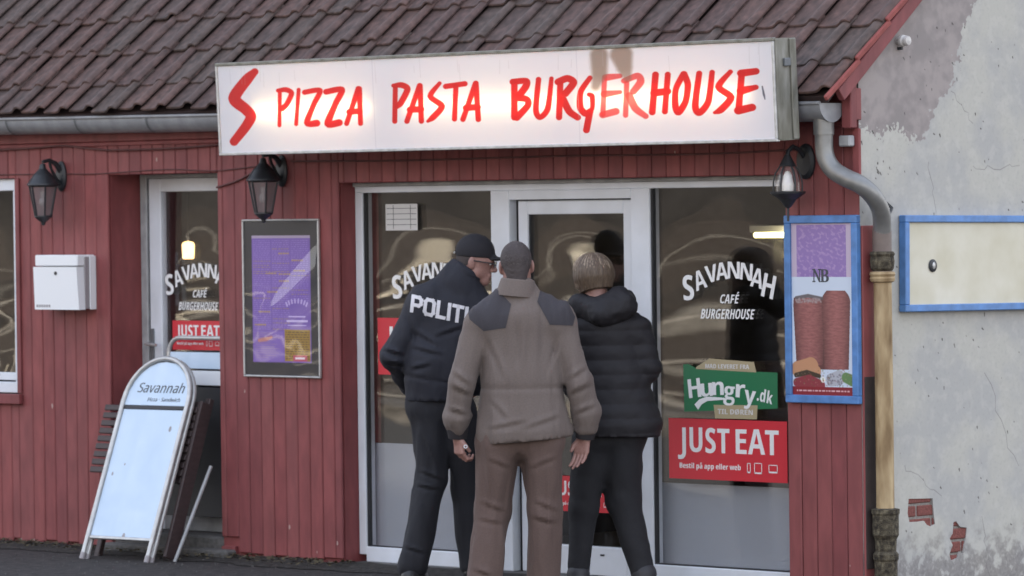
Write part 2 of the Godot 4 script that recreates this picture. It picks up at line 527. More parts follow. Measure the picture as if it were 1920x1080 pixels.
func make_materials() -> void:
	var fine := mottle("fine", 3, 0.06, Color(0.72, 0.72, 0.72), Color(1, 1, 1))
	var grain := mottle("grain", 5, 0.02, Color(0.82, 0.82, 0.82), Color(1, 1, 1), 6)
	var paint := mottle("paint", 9, 0.016, Color(0.83, 0.81, 0.82), Color(1, 1, 1), 6)
	var rough := mottle("rough", 11, 0.09, Color(0, 0, 0), Color(1, 1, 1), 5)
	var speck := mottle("speck", 15, 0.03, Color(0.42, 0.42, 0.42), Color(1, 1, 1), 3)
	TX["roughbump"] = rough
	for k in 4:
		var c: Color = [Color(0.268, 0.066, 0.066), Color(0.240, 0.060, 0.062), Color(0.292, 0.075, 0.073), Color(0.268, 0.073, 0.072)][k]
		mat("red%d" % k, c, 0.62, {"tex": paint, "tile": Vector3(2.2, 0.7, 2.2), "bump": fine, "height": 0.04})
	for k in 5:
		var c: Color = [Color(0.148, 0.092, 0.083), Color(0.134, 0.091, 0.084), Color(0.158, 0.094, 0.083), Color(0.134, 0.096, 0.086), Color(0.140, 0.086, 0.079)][k]
		mat("tile%d" % k, c, 0.85, {"tex": mottle("tile", 21, 0.035, Color(0.52, 0.52, 0.50), Color(1, 0.97, 0.95), 7), "tile": Vector3(1.3, 1.3, 1.3) * (1.0 + 0.13 * k), "bump": fine, "height": 0.12})
	mat("bare_wood", Color(0.42, 0.30, 0.27), 0.9)
	mat("verge", Color(0.30, 0.075, 0.065), 0.8, {"tex": grain, "tile": 2.0})
	mat("zinc", Color(0.34, 0.35, 0.37), 0.45, {"metal": 0.15, "tex": grain, "tile": 1.7})
	mat("zinc_pipe", Color(0.27, 0.27, 0.262), 0.38, {"metal": 0.45, "tex": grain, "tile": 2.3})
	mat("zinc_dark", Color(0.16, 0.17, 0.18), 0.5, {"metal": 0.3})
	mat("white_frame", Color(0.73, 0.765, 0.83), 0.32, {"tex": mottle("whites", 31, 0.01, Color(0.93, 0.93, 0.92), Color(1, 1, 1), 5), "tile": 1.1})
	mat("grey_frame", Color(0.42, 0.43, 0.44), 0.4, {"tex": grain, "tile": 1.5})
	mat("seal", Color(0.018, 0.019, 0.022), 0.5)
	mat("glass", Color(1, 1, 1), 0.0, {"alpha": 0.0})
	mat("clear_glass", Color(1, 1, 1), 0.0, {"alpha": 0.05})
	mat("lamp_glass", Color(0.22, 0.18, 0.185), 0.3, {"alpha": 0.62})
	mat("plaster", Color(0.48, 0.465, 0.43), 0.9, {"tex": grain, "tile": 0.8, "bump": rough, "height": 0.25})
	mat("brick", Color(0.26, 0.085, 0.07), 0.9, {"tex": fine, "tile": 4.0, "bump": rough, "height": 0.2})
	mat("mortar", Color(0.33, 0.30, 0.27), 0.95, {"tex": fine, "tile": 5.0, "bump": rough, "height": 0.2})
	mat("pipe_old", Color(0.60, 0.47, 0.28), 0.75, {"tex": mottle("rusty", 41, 0.012, Color(0.42, 0.34, 0.25), Color(1, 1, 1), 5, 256, 0.7), "tile": Vector3(3.5, 0.7, 3.5), "bump": rough, "height": 0.1})
	mat("pipe_rust", Color(0.22, 0.19, 0.14), 0.9, {"tex": mottle("flaky", 43, 0.02, Color(0.15, 0.12, 0.1), Color(1, 1, 0.95), 4, 256, 1.0), "tile": Vector3(5, 4, 5), "bump": rough, "height": 0.5})
	mat("pipe_brown", Color(0.20, 0.155, 0.135), 0.55, {"tex": grain, "tile": 2.0})
	mat("asphalt", Color(0.050, 0.042, 0.039), 0.95, {"tex": speck, "tile": 1.4, "bump": rough, "height": 0.4})
	mat("concrete", Color(0.15, 0.145, 0.14), 0.95, {"tex": fine, "tile": 1.3, "bump": rough, "height": 0.3})
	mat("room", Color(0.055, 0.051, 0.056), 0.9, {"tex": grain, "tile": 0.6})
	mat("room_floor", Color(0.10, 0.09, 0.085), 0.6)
	mat("board_grey", Color(0.36, 0.38, 0.42), 0.6)
	mat("black_metal", Color(0.022, 0.024, 0.028), 0.45)
	mat("black_plastic", Color(0.02, 0.02, 0.024), 0.5)
	mat("mail_white", Color(0.78, 0.80, 0.82), 0.35)
	mat("mail_grey", Color(0.30, 0.28, 0.29), 0.5)
	mat("alu", Color(0.62, 0.62, 0.61), 0.4, {"metal": 0.5, "tex": grain, "tile": 3.0})
	mat("alu_dirty", Color(0.32, 0.315, 0.285), 0.6, {"metal": 0.25, "tex": mottle("dirty", 51, 0.015, Color(0.68, 0.67, 0.62), Color(1, 1, 1), 5), "tile": Vector3(3, 1.0, 3)})
	mat("blue", Color(0.10, 0.25, 0.56), 0.38, {"tex": grain, "tile": 2.0})
	mat("cream", Color(0.66, 0.63, 0.53), 0.55, {"tex": mottle("creamy", 53, 0.01, Color(0.9, 0.89, 0.84), Color(1, 1, 1), 5), "tile": 1.0})
	mat("sticker_red", Color(0.60, 0.035, 0.05), 0.4)
	mat("sticker_white", Color(0.80, 0.80, 0.80), 0.45)
	mat("sticker_green", Color(0.022, 0.165, 0.07), 0.45)
	mat("sticker_tan", Color(0.40, 0.33, 0.20), 0.5)
	mat("ink", Color(0.05, 0.055, 0.065), 0.6)
	mat("paper", Color(0.62, 0.61, 0.60), 0.7)
	mat("board_white", Color(0.58, 0.70, 0.84), 0.42, {"tex": mottle("boardy", 57, 0.008, Color(0.92, 0.94, 0.95), Color(1, 1, 1), 5), "tile": 1.6})
	mat("wood_dark", Color(0.060, 0.040, 0.040), 0.6, {"tex": grain, "tile": Vector3(2, 8, 2)})
	mat("bulb", Color(0.85, 0.84, 0.82), 0.3)
	mat("leaf", Color(0.08, 0.065, 0.035), 0.9)
	mat("cable", Color(0.10, 0.035, 0.035), 0.6)

func make_ground() -> void:
	var m := MB.new()
	var n := 24
	# one sheet: fine cells near the house with slight unevenness, then out to the horizon
	m.quad(Vector3(-300, 0, 300), Vector3(300, 0, 300), Vector3(300, 0, -300), Vector3(-300, 0, -300))
	var g := put("ground", m, M.asphalt, self)
	g.set_meta("kind", "structure")
	# worn edge of the paving where it meets the wall: a low, ragged skirt of dirt
	var sk := MB.new()
	var fn := noise(71, 1.7, 4)
	var rows := []
	for r in 5:
		var row := []
		for c in 141:
			var x := -5.0 + c * 0.0525
			var k := r / 4.0
			row.append(Vector3(x, 0.004 + (1.0 - k) * (1.0 - k) * (0.022 + 0.02 * fn.get_noise_2d(x * 2.0, r * 3.0)), 0.004 + (0.26 + 0.12 * fn.get_noise_2d(x * 1.3, 40.0)) * k))
		rows.append(row)
	sk.grid(rows, false, true)
	var so := put("dirt_edge", sk, mat("dirt", Color(0.055, 0.048, 0.044), 1.0, {"tex": mottle("dirtt", 61, 0.05, Color(0.45, 0.45, 0.4), Color(1, 1, 1), 5), "tile": 1.5, "bump": TX.roughbump, "height": 0.6}), self)
	so.set_meta("kind", "structure")
	var gm := MB.new()
	for i in 700:
		var s := rng.randf_range(0.003, 0.009)
		gm.box(Vector3(rng.randf_range(-5.0, 2.6), s * 0.3 + (0.01 if rng.randf() < 0.3 else 0.0), rng.randf_range(0.05, 1.6)), Vector3(s, s * 0.8, s * 0.9), s * 0.25, Transform3D.IDENTITY)
	var go := put("grit", gm, M.concrete, self)
	go.set_meta("kind", "stuff")
	tag(go, "loose grit scattered over the dark asphalt before the cafe", "grit")
	# leaf litter along the wall
	var lm := MB.new()
	for i in 900:
		var x := rng.randf_range(-4.9, -1.2)
		var z := absf(rng.randfn(0.0, 0.12)) + 0.01
		var s := rng.randf_range(0.006, 0.02)
		var b := Basis.from_euler(Vector3(rng.randf_range(-0.5, 0.5), rng.randf_range(0, TAU), rng.randf_range(-0.5, 0.5)))
		var p := Vector3(x, 0.02 + 0.012 * maxf(0.0, 1.0 - z / 0.2) + s * 0.25, z)
		var q := [Vector3(-s, 0, 0), Vector3(0, 0.1 * s, s * 0.55), Vector3(s, 0, 0), Vector3(0, 0.1 * s, -s * 0.55)]
		lm.quad(p + b * q[0], p + b * q[1], p + b * q[2], p + b * q[3])
	var lo := put("leaf_litter", lm, M.leaf, self)
	lo.set_meta("kind", "stuff")
	tag(lo, "brown leaf litter and grit along the foot of the red wall", "litter")

# ------------------------------------------------------------------ the cafe
const OPENINGS := [[-5.3, -4.125, 0.86, 2.20], [-3.284, -2.338, 0.0, 2.21], [-1.335, 1.926, 0.0, 2.138]]
const CORNER := 2.415

func make_building() -> void:
	var b := thing("cafe_building", "low red boarded cafe with brown pantile roof and grey plastered gable end", "building", Vector3(0, 0, 0))
	make_front(b)
	make_gable(b)
	make_roof(b)
	make_gutter(b)
	make_shop_window(b)
	make_side_door(b)
	make_side_window(b)
	# shell and rooms
	var sh := holder("inner_room", b)
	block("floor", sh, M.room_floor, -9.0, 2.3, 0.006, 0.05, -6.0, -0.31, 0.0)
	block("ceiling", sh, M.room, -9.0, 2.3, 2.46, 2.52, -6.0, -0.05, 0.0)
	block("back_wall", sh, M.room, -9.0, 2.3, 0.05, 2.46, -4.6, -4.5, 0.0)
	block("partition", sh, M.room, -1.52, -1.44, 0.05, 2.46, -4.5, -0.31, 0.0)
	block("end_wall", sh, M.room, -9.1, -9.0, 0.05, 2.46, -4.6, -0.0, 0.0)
	block("counter", sh, M.wood_dark, -0.9, 1.6, 0.05, 1.05, -3.4, -2.9, 0.01)
	block("shelf", sh, M.wood_dark, -0.6, 1.8, 1.45, 1.5, -4.5, -4.2, 0.005)
	block("added_grey_panel", sh, M.board_grey, 0.80, 1.92, 0.05, 0.53, -0.232, -0.218, 0.002)  # grey panels added behind the glass to pale the lower panes
	block("added_grey_panel", sh, M.board_grey, -1.33, -0.15, 0.05, 0.68, -0.232, -0.218, 0.002)
	block("back_shell", b, M.plaster, -9.1, CORNER - 0.31, 0.0, 2.75, -6.3, -6.0, 0.0)

func make_front(b: Node3D) -> void:
	var fw := holder("front_wall", b)
	# solid wall behind the boards, with the openings left out
	var xs := [-9.1]
	for o in OPENINGS: xs.append_array([o[0], o[1]])
	xs.append(CORNER - 0.022)
	for k in range(0, xs.size(), 2):
		block("pier", fw, M.red0, xs[k], xs[k + 1], 0.0, 2.44, -0.31, -0.021, 0.0)
	for o in OPENINGS:
		block("lintel", fw, M.red1, o[0], o[1], o[3], 2.44, -0.31, -0.021, 0.0)
		if o[2] > 0.0: block("parapet", fw, M.red1, o[0], o[1], 0.0, o[2], -0.31, -0.021, 0.0)
	block("left_cladding", fw, M.red2, -9.1, -4.905, 0.02, 2.40, -0.02, 0.0, 0.0)
	# boards, one by one
	var edges := []
	var x := CORNER
	while x > -4.9:
		edges.append(x)
		x -= 0.1005 + rng.randf_range(-0.003, 0.003)
	edges.append(-4.9)
	for o in OPENINGS:
		for e in [o[0], o[1]]:
			if e > -4.9:
				for i in range(edges.size() - 1, -1, -1):
					if absf(edges[i] - e) < 0.035: edges.remove_at(i)
				edges.append(e)
	edges.sort()
	var cache := {}
	for i in edges.size() - 1:
		var a: float = edges[i]
		var c: float = edges[i + 1]
		var mid := (a + c) / 2
		var lo := 0.012 + rng.randf_range(0.0, 0.03)
		if mid > -2.338 and mid < -2.2: lo = 0.125
		var spans := [[lo, 2.40]]
		for o in OPENINGS:
			if mid > o[0] and mid < o[1]:
				spans = [[o[3] - 0.004, 2.40]]
				if o[2] > 0.0: spans.append([lo, o[2]])
		for s in spans:
			var m := MB.new()
			m.bar(a + 0.0018, c - 0.0018, s[0], s[1], -0.019 + rng.randf_range(-0.0008, 0.0008), rng.randf_range(-0.0015, 0.0012), 0.0055)
			put("board", m, M["red%d" % rng.randi_range(0, 3)], fw)
	for i in 46:   # chips where the paint has come off the boards
		var cx := rng.randf_range(-4.6, 2.38)
		var cy := rng.randf_range(0.03, 2.3) if i > 22 else absf(rng.randfn(0.0, 0.16)) + 0.03
		var inside := false
		for o in OPENINGS:
			if cx > o[0] - 0.01 and cx < o[1] + 0.01 and cy > o[2] - 0.01 and cy < o[3] + 0.01: inside = true
		if inside: continue
		var cm := MB.new()
		var cp := []
		var cs := rng.randf_range(0.004, 0.011)
		for e in 7: cp.append(Vector3(cos(-TAU * e / 7.0) * cs * rng.randf_range(0.4, 0.9), sin(-TAU * e / 7.0) * cs * rng.randf_range(0.7, 1.7), 0.0))
		cm.poly(cp, Vector3(0, 0, -1))
		put("paint_chip", cm, M.bare_wood, fw, Vector3(cx, cy, 0.0022))
	block("loose_board", fw, M.red1, -2.33, -2.215, 0.035, 0.118, -0.02, 0.008, 0.004).rotation.z = 0.02
	# plain fascia above the boards
	block("fascia", fw, M.red3, -9.1, CORNER + 0.004, 2.402, 2.56, -0.02, 0.022, 0.004)
	block("cover_strip", fw, M.red0, -9.1, CORNER - 0.1, 2.376, 2.40, 0.0015, 0.014, 0.004)
	# red strip returning round the corner onto the gable, and the blocks under the eave
	block("corner_strip", fw, M.red2, CORNER + 0.0005, CORNER + 0.014, 0.0, 1.875, -0.105, -0.001, 0.004)
	mat("dark_brown", Color(0.050, 0.036, 0.032), 0.8, {"tex": M.red0.albedo_texture, "tile": 2.0})  # dark brown mottled piece over the lower corner strip
	block("dark_strip", fw, M.dark_brown, CORNER + 0.0145, CORNER + 0.020, 0.16, 1.12, -0.100, -0.004, 0.002)
	block("eave_block", fw, M.red2, CORNER - 0.03, CORNER + 0.02, 2.10, 2.36, 0.002, 0.02, 0.006)
	block("eave_end", fw, M.red1, CORNER - 0.05, CORNER + 0.012, 2.36, 2.58, 0.024, 0.075, 0.005)
	block("bracket_block", fw, M.grey_frame, CORNER - 0.075, CORNER - 0.005, 2.27, 2.325, 0.024, 0.07, 0.006)

func gable_top(z: float) -> float:
	return 2.585 + (0.19 - z) * 0.824 - 0.075

func make_gable(b: Node3D) -> void:
	var gw := holder("gable_wall", b)
	var core := MB.new()   # brick core behind the render
	core.poly([Vector3(CORNER - 0.013, 0, 0.0), Vector3(CORNER - 0.013, 0, -6.3), Vector3(CORNER - 0.013, gable_top(-2.9) - 2.8, -6.3), Vector3(CORNER - 0.013, gable_top(-2.9), -2.95), Vector3(CORNER - 0.013, gable_top(0.0), 0.0)], Vector3.ZERO)
	put("core", core, M.mortar, gw)
	block("inner_leaf", gw, M.plaster, CORNER - 0.3, CORNER - 0.02, 0.0, 2.5, -6.3, -0.32, 0.0)
	# two places where the render has come off; outlines as (-z, y)
	var h1 := PackedVector2Array([Vector2(0.362, 0.492), Vector2(0.45, 0.488), Vector2(0.555, 0.484), Vector2(0.562, 0.41), Vector2(0.572, 0.352), Vector2(0.535, 0.342), Vector2(0.505, 0.352), Vector2(0.482, 0.374), Vector2(0.43, 0.372), Vector2(0.366, 0.374), Vector2(0.352, 0.42)])
	var h2 := PackedVector2Array([Vector2(0.722, 0.352), Vector2(0.745, 0.356), Vector2(0.778, 0.325), Vector2(0.832, 0.318), Vector2(0.822, 0.26), Vector2(0.805, 0.225), Vector2(0.80, 0.185), Vector2(0.77, 0.2), Vector2(0.752, 0.168), Vector2(0.70, 0.158), Vector2(0.685, 0.19), Vector2(0.715, 0.235), Vector2(0.69, 0.272), Vector2(0.715, 0.295)])
	var cuts := [-0.0, 0.46, 0.76, 1.7]
	var st := MB.new()
	for k in 3:
		var a: float = cuts[k]
		var c: float = cuts[k + 1]
		var out := PackedVector2Array([Vector2(a, 0), Vector2(c, 0), Vector2(c, gable_top(-c)), Vector2(a, gable_top(-a))])
		if k == 0: out = PackedVector2Array([Vector2(0, 0), Vector2(c, 0), Vector2(c, gable_top(-c)), Vector2(0, gable_top(0.0))])
		var pieces := [out]
		for hole in [h1, h2]:
			var next := []
			for q in pieces: next.append_array(Geometry2D.clip_polygons(q, hole))
			pieces = next
		for q in pieces:
			var tri := Geometry2D.triangulate_polygon(q)
			for i in range(0, tri.size(), 3):
				var P := []
				for e in 3:
					var w: Vector2 = q[tri[i + e]]
					P.append(Vector3(CORNER, w.y, -w.x))
				var i0 := st.v.size()
				var fl: bool = (P[1] - P[0]).cross(P[2] - P[0]).x < 0.0
				for e in 3: st.vert(P[e], Vector3.RIGHT, Vector2((0.2 - P[e].z) / 1.9, 1.0 - P[e].y / 4.2))
				st.ix.append_array([i0, i0 + 1, i0 + 2] if fl else [i0, i0 + 2, i0 + 1])
	for hole in [h1, h2]:   # broken edges of the render
		for i in hole.size():
			var p: Vector2 = hole[i]
			var q: Vector2 = hole[(i + 1) % hole.size()]
			st.quad(Vector3(CORNER, p.y, -p.x), Vector3(CORNER, q.y, -q.x), Vector3(CORNER - 0.0125, q.y, -q.x), Vector3(CORNER - 0.0125, p.y, -p.x), Rect2(0.4, 0.5, 0.01, 0.01))
	put("render_coat", st, plaster_material(), gw)
	var far := MB.new()
	far.poly([Vector3(CORNER, 0, -1.7), Vector3(CORNER, 0, -6.3), Vector3(CORNER, gable_top(-2.9) - 2.8, -6.3), Vector3(CORNER, gable_top(-2.9), -2.95), Vector3(CORNER, gable_top(-1.7), -1.7)], Vector3.ZERO)
	put("render_coat", far, M.plaster, gw)
	# bricks in the bare places
	for r in 7:
		for c in 5:
			var z0 := 0.30 + c * 0.24 + (0.12 if r % 2 else 0.0) - 0.1
			var y0 := 0.142 + r * 0.067 - 0.012
			var ctr := Vector2(z0 + 0.114, y0 + 0.027)
			var near := false
			for hole in [h1, h2]:
				for p in hole:
					if absf(p.x - ctr.x) < 0.13 and absf(p.y - ctr.y) < 0.04: near = true
			if not near: continue
			var m := MB.new()
			m.bar(CORNER - 0.03, CORNER - 0.0045 - rng.randf_range(0.0, 0.003), y0, y0 + 0.054, -z0 - 0.228, -z0, 0.005)
			put("brick", m, M.brick, gw)

func plaster_material() -> StandardMaterial3D:
	# what the render shows: a smoother grey cement repair under the verge, flaked spots, hair cracks, stains at the foot
	var W := 640
	var H := 1400
	var cv := CV.new(W, H, Color(0.7, 0.7, 0.69))
	var n1 := noise(101, 0.006, 5).get_image(W, H).get_data()
	var n2 := noise(103, 0.03, 5).get_image(W, H).get_data()
	var n3 := noise(107, 0.1, 3).get_image(W, H).get_data()
	var edge := PackedVector2Array([Vector2(-0.2, 4.2), Vector2(-0.2, 2.27), Vector2(0.06, 2.33), Vector2(0.24, 2.30), Vector2(0.40, 2.28), Vector2(0.52, 2.36), Vector2(0.62, 2.52), Vector2(0.74, 2.60), Vector2(0.80, 2.78), Vector2(0.92, 2.98), Vector2(1.02, 3.2), Vector2(1.1, 4.2)])
	for y in H:
		for x in W:
			var i := y * W + x
			var a := n1[i] / 255.0
			var b := n2[i] / 255.0
			var c := n3[i] / 255.0
			var wx := x * 1.9 / W - 0.2
			var wy := (1.0 - float(y) / H) * 4.2
			var col := Color(0.725, 0.715, 0.68).lerp(Color(0.68, 0.675, 0.66), smoothstep(0.25, 0.75, a))
			col = col.lerp(Color(0.77, 0.76, 0.73), smoothstep(0.45, 0.8, b) * 0.35)
			col = col.lerp(Color(0.60, 0.595, 0.58), smoothstep(0.55, 0.85, c) * 0.2)
			var jx := wx + (b - 0.5) * 0.14 + (c - 0.5) * 0.10
			var jy := wy + (a - 0.5) * 0.2 + (c - 0.5) * 0.10
			if wy > 2.1 and Geometry2D.is_point_in_polygon(Vector2(jx, jy), edge):
				col = Color(0.56, 0.53, 0.52).lerp(Color(0.63, 0.595, 0.58), smoothstep(0.3, 0.7, a * 0.5 + b * 0.5))
			var foot := smoothstep(0.30, 0.02, wy + (b - 0.5) * 0.5 + (c - 0.5) * 0.2)
			if foot > 0.02: col = col.lerp(Color(0.34, 0.32, 0.32).lerp(Color(0.50, 0.47, 0.46), b), clampf(foot * 1.1, 0, 0.62) * smoothstep(0.2, 0.8, c * 0.4 + b * 0.6 + foot * 0.2))
			cv.px[i * 4] = int(col.r * 255); cv.px[i * 4 + 1] = int(col.g * 255); cv.px[i * 4 + 2] = int(col.b * 255)
	var U := func(mz: float, my: float) -> Vector2: return Vector2((mz + 0.2) / 1.9 * W, (1.0 - my / 4.2) * H)
	# flaked spots
	for i in 210:
		var p: Vector2 = U.call(rng.randf_range(0.0, 1.5), rng.randf_range(0.3, 2.9))
		if rng.randf() < 0.4: p = U.call(0.12 + absf(rng.randfn(0, 0.06)), rng.randf_range(0.4, 2.2))
		var s := rng.randf_range(1.0, 3.4)
		var q := Vector2.from_angle(rng.randf_range(0.3, 1.6)) * s * rng.randf_range(0.5, 1.8)
		cv.stroke([[p.x, p.y, s], [p.x + q.x, p.y + q.y, s * 0.6]], Color(0.27, 0.255, 0.24), rng.randf_range(0.4, 0.9), 1.2)
	# hair cracks
	for k in [[0.74, 2.56, 0.9, 2.4], [0.32, 0.66, 0.62, 0.5], [0.9, 2.16, 1.3, 2.17], [0.55, 2.2, 0.6, 1.95], [1.0, 1.1, 1.25, 0.6], [0.95, 0.36, 1.02, 0.02]]:
		var pts := []
		for e in 9:
			var tt := e / 8.0
			var p: Vector2 = U.call(lerpf(k[0], k[2], tt) + rng.randf_range(-0.02, 0.02), lerpf(k[1], k[3], tt) + rng.randf_range(-0.015, 0.015))
			pts.append([p.x, p.y, rng.randf_range(0.4, 1.1)])
		cv.stroke(pts, Color(0.36, 0.34, 0.34), 0.6, 1.2)
	return mat("plaster_front", Color(1, 1, 1) * 0.93, 0.92, {"tex": cv.tex(), "bump": cv.tex(), "height": 0.25})

# ------------------------------------------------------------------ roof of pantiles
const PITCH := 39.5
func pan(u: float) -> float:
	# cross-section of one tile: a flat pan, then a roll that caps the next tile's edge
	var P := [[0.0, 0.002], [0.08, 0.0], [0.25, -0.001], [0.45, 0.0], [0.58, 0.004], [0.68, 0.014], [0.76, 0.027], [0.84, 0.036], [0.92, 0.038], [1.0, 0.033], [1.05, 0.024]]
	for k in P.size() - 1:
		if u <= P[k + 1][0]:
			return lerpf(P[k][1], P[k + 1][1], (u - P[k][0]) / (P[k + 1][0] - P[k][0]))
	return 0.024

func make_roof(b: Node3D) -> void:
	var roof := holder("roof", b)
	var a := deg_to_rad(PITCH)
	var up := Vector3(0, sin(a), -cos(a))
	var nn := Vector3(0, cos(a), sin(a))
	# the old eave sinks a little towards the downpipe
	var sag := Basis(Vector3(0, 0, 1), -0.0065)
	roof.transform = Transform3D(sag * Basis(Vector3.RIGHT, nn, -up), Vector3(-4.0, 2.615, 0.2))
	# in the roof's own axes: x along the eave, y off the roof, -z up the slope
	var pitch := 0.2138
	var us := [0.0, 0.12, 0.3, 0.46, 0.58, 0.68, 0.76, 0.84, 0.92, 1.0, 1.05]
	var L := 0.385
	var tm := MB.new()
	var rows := []
	for e in [[0.0, 0.0], [L, 0.0]]:
		var row := []
		for u in us: row.append(Vector3(u * pitch, pan(u) + (0.020 - 0.020 * e[0] / L), -e[0]))
		rows.append(row)
	tm.grid(rows)
	var tail := []   # thick rounded tail edge
	for dy in [-0.013, -0.003, 0.0]:
		var row := []
		for u in us: row.append(Vector3(u * pitch, pan(u) + 0.020 + dy, -0.004 if dy == 0.0 else (0.002 if dy < -0.01 else 0.004)))
		tail.append(row)
	tm.grid(tail)
	var side := []
	for dy in [-0.010, 0.0]:
		side.append([Vector3(1.05 * pitch, pan(1.05) + 0.020 + dy, 0.0), Vector3(1.05 * pitch, pan(1.05) + dy, -L)])
	tm.grid(side)
	var mesh := tm.mesh()
	var tails := [-0.07, 0.16, 0.47, 0.78, 1.09]
	var verge_x := 6.455   # 2.5 in the world
	for r in tails.size():
		for c in 36:
			var x := verge_x - 1.0 * pitch - c * pitch
			var o := put("roof_tile", mesh, M["tile%d" % rng.randi_range(0, 4)], roof)
			o.transform = Transform3D(Basis.from_euler(Vector3(rng.randf_range(-0.008, 0.010), rng.randf_range(-0.016, 0.016), rng.randf_range(-0.022, 0.022))), Vector3(x + rng.randf_range(-0.003, 0.003), rng.randf_range(-0.002, 0.003), -tails[r] + rng.randf_range(-0.013, 0.013)))
	# rows above the picture, and the length of roof to the left of it, joined
	var rest := MB.new()
	for r in 9:
		for c in range(0, 60):
			if r > 5 and c > 40: continue
			var s := 1.40 + r * 0.31
			var x := verge_x - pitch - c * pitch
			if r > 8: continue
			add_tile(rest, us, pitch, L, Vector3(x, 0, -s))
	for r in tails.size():
		for c in range(36, 60): add_tile(rest, us, pitch, L, Vector3(verge_x - pitch - c * pitch, 0, -tails[r]))
	var ro := put("upper_tiles", rest, M.tile1, roof)
	ro.set_meta("kind", "stuff")
	# boarding under the tiles, back slope, verge
	block("boarding", roof, M.wood_dark, -5.1, verge_x - 0.06, -0.06, -0.02, 0.06, -4.05, 0.0)
	block("verge_board", roof, M.red1, verge_x - 0.03, verge_x + 0.006, -0.085, -0.012, 0.02, -4.05, 0.004)
	for r in 14:
		var m := MB.new()   # edge pieces that close each row at the verge
		var s := -0.13 + 0.31 * r
		m.box(Vector3(0, 0, 0), Vector3(0.020, 0.030, 0.33), 0.006)
		var o := put("verge_tile", m, M.verge, roof)
		o.position = Vector3(verge_x + 0.016, 0.014, -s - 0.155)
		o.rotation.x = -0.06
	var back := MB.new()
	back.bar(-5.1, verge_x, -0.06, 0.03, 0.0, 4.2, 0.0)
	var bo := put("back_slope", back, M.tile0, roof)
	bo.transform = Transform3D(Basis(Vector3.RIGHT, PI - 2 * a) * Basis(Vector3.RIGHT, 0.0), Vector3(0, -0.03, -4.1))

func add_tile(m: MB, us: Array, pitch: float, L: float, at: Vector3) -> void:
	var rows := []
	for e in [-0.001, 0.0, L]:
		var row := []
		for u in us: row.append(at + Vector3(u * pitch, pan(u) + 0.020 - 0.020 * maxf(e, 0.0) / L - (0.016 if e < 0.0 else 0.0), -maxf(e, 0.0)))
		rows.append(row)
	m.grid(rows.slice(1))
	m.grid(rows.slice(0, 2))

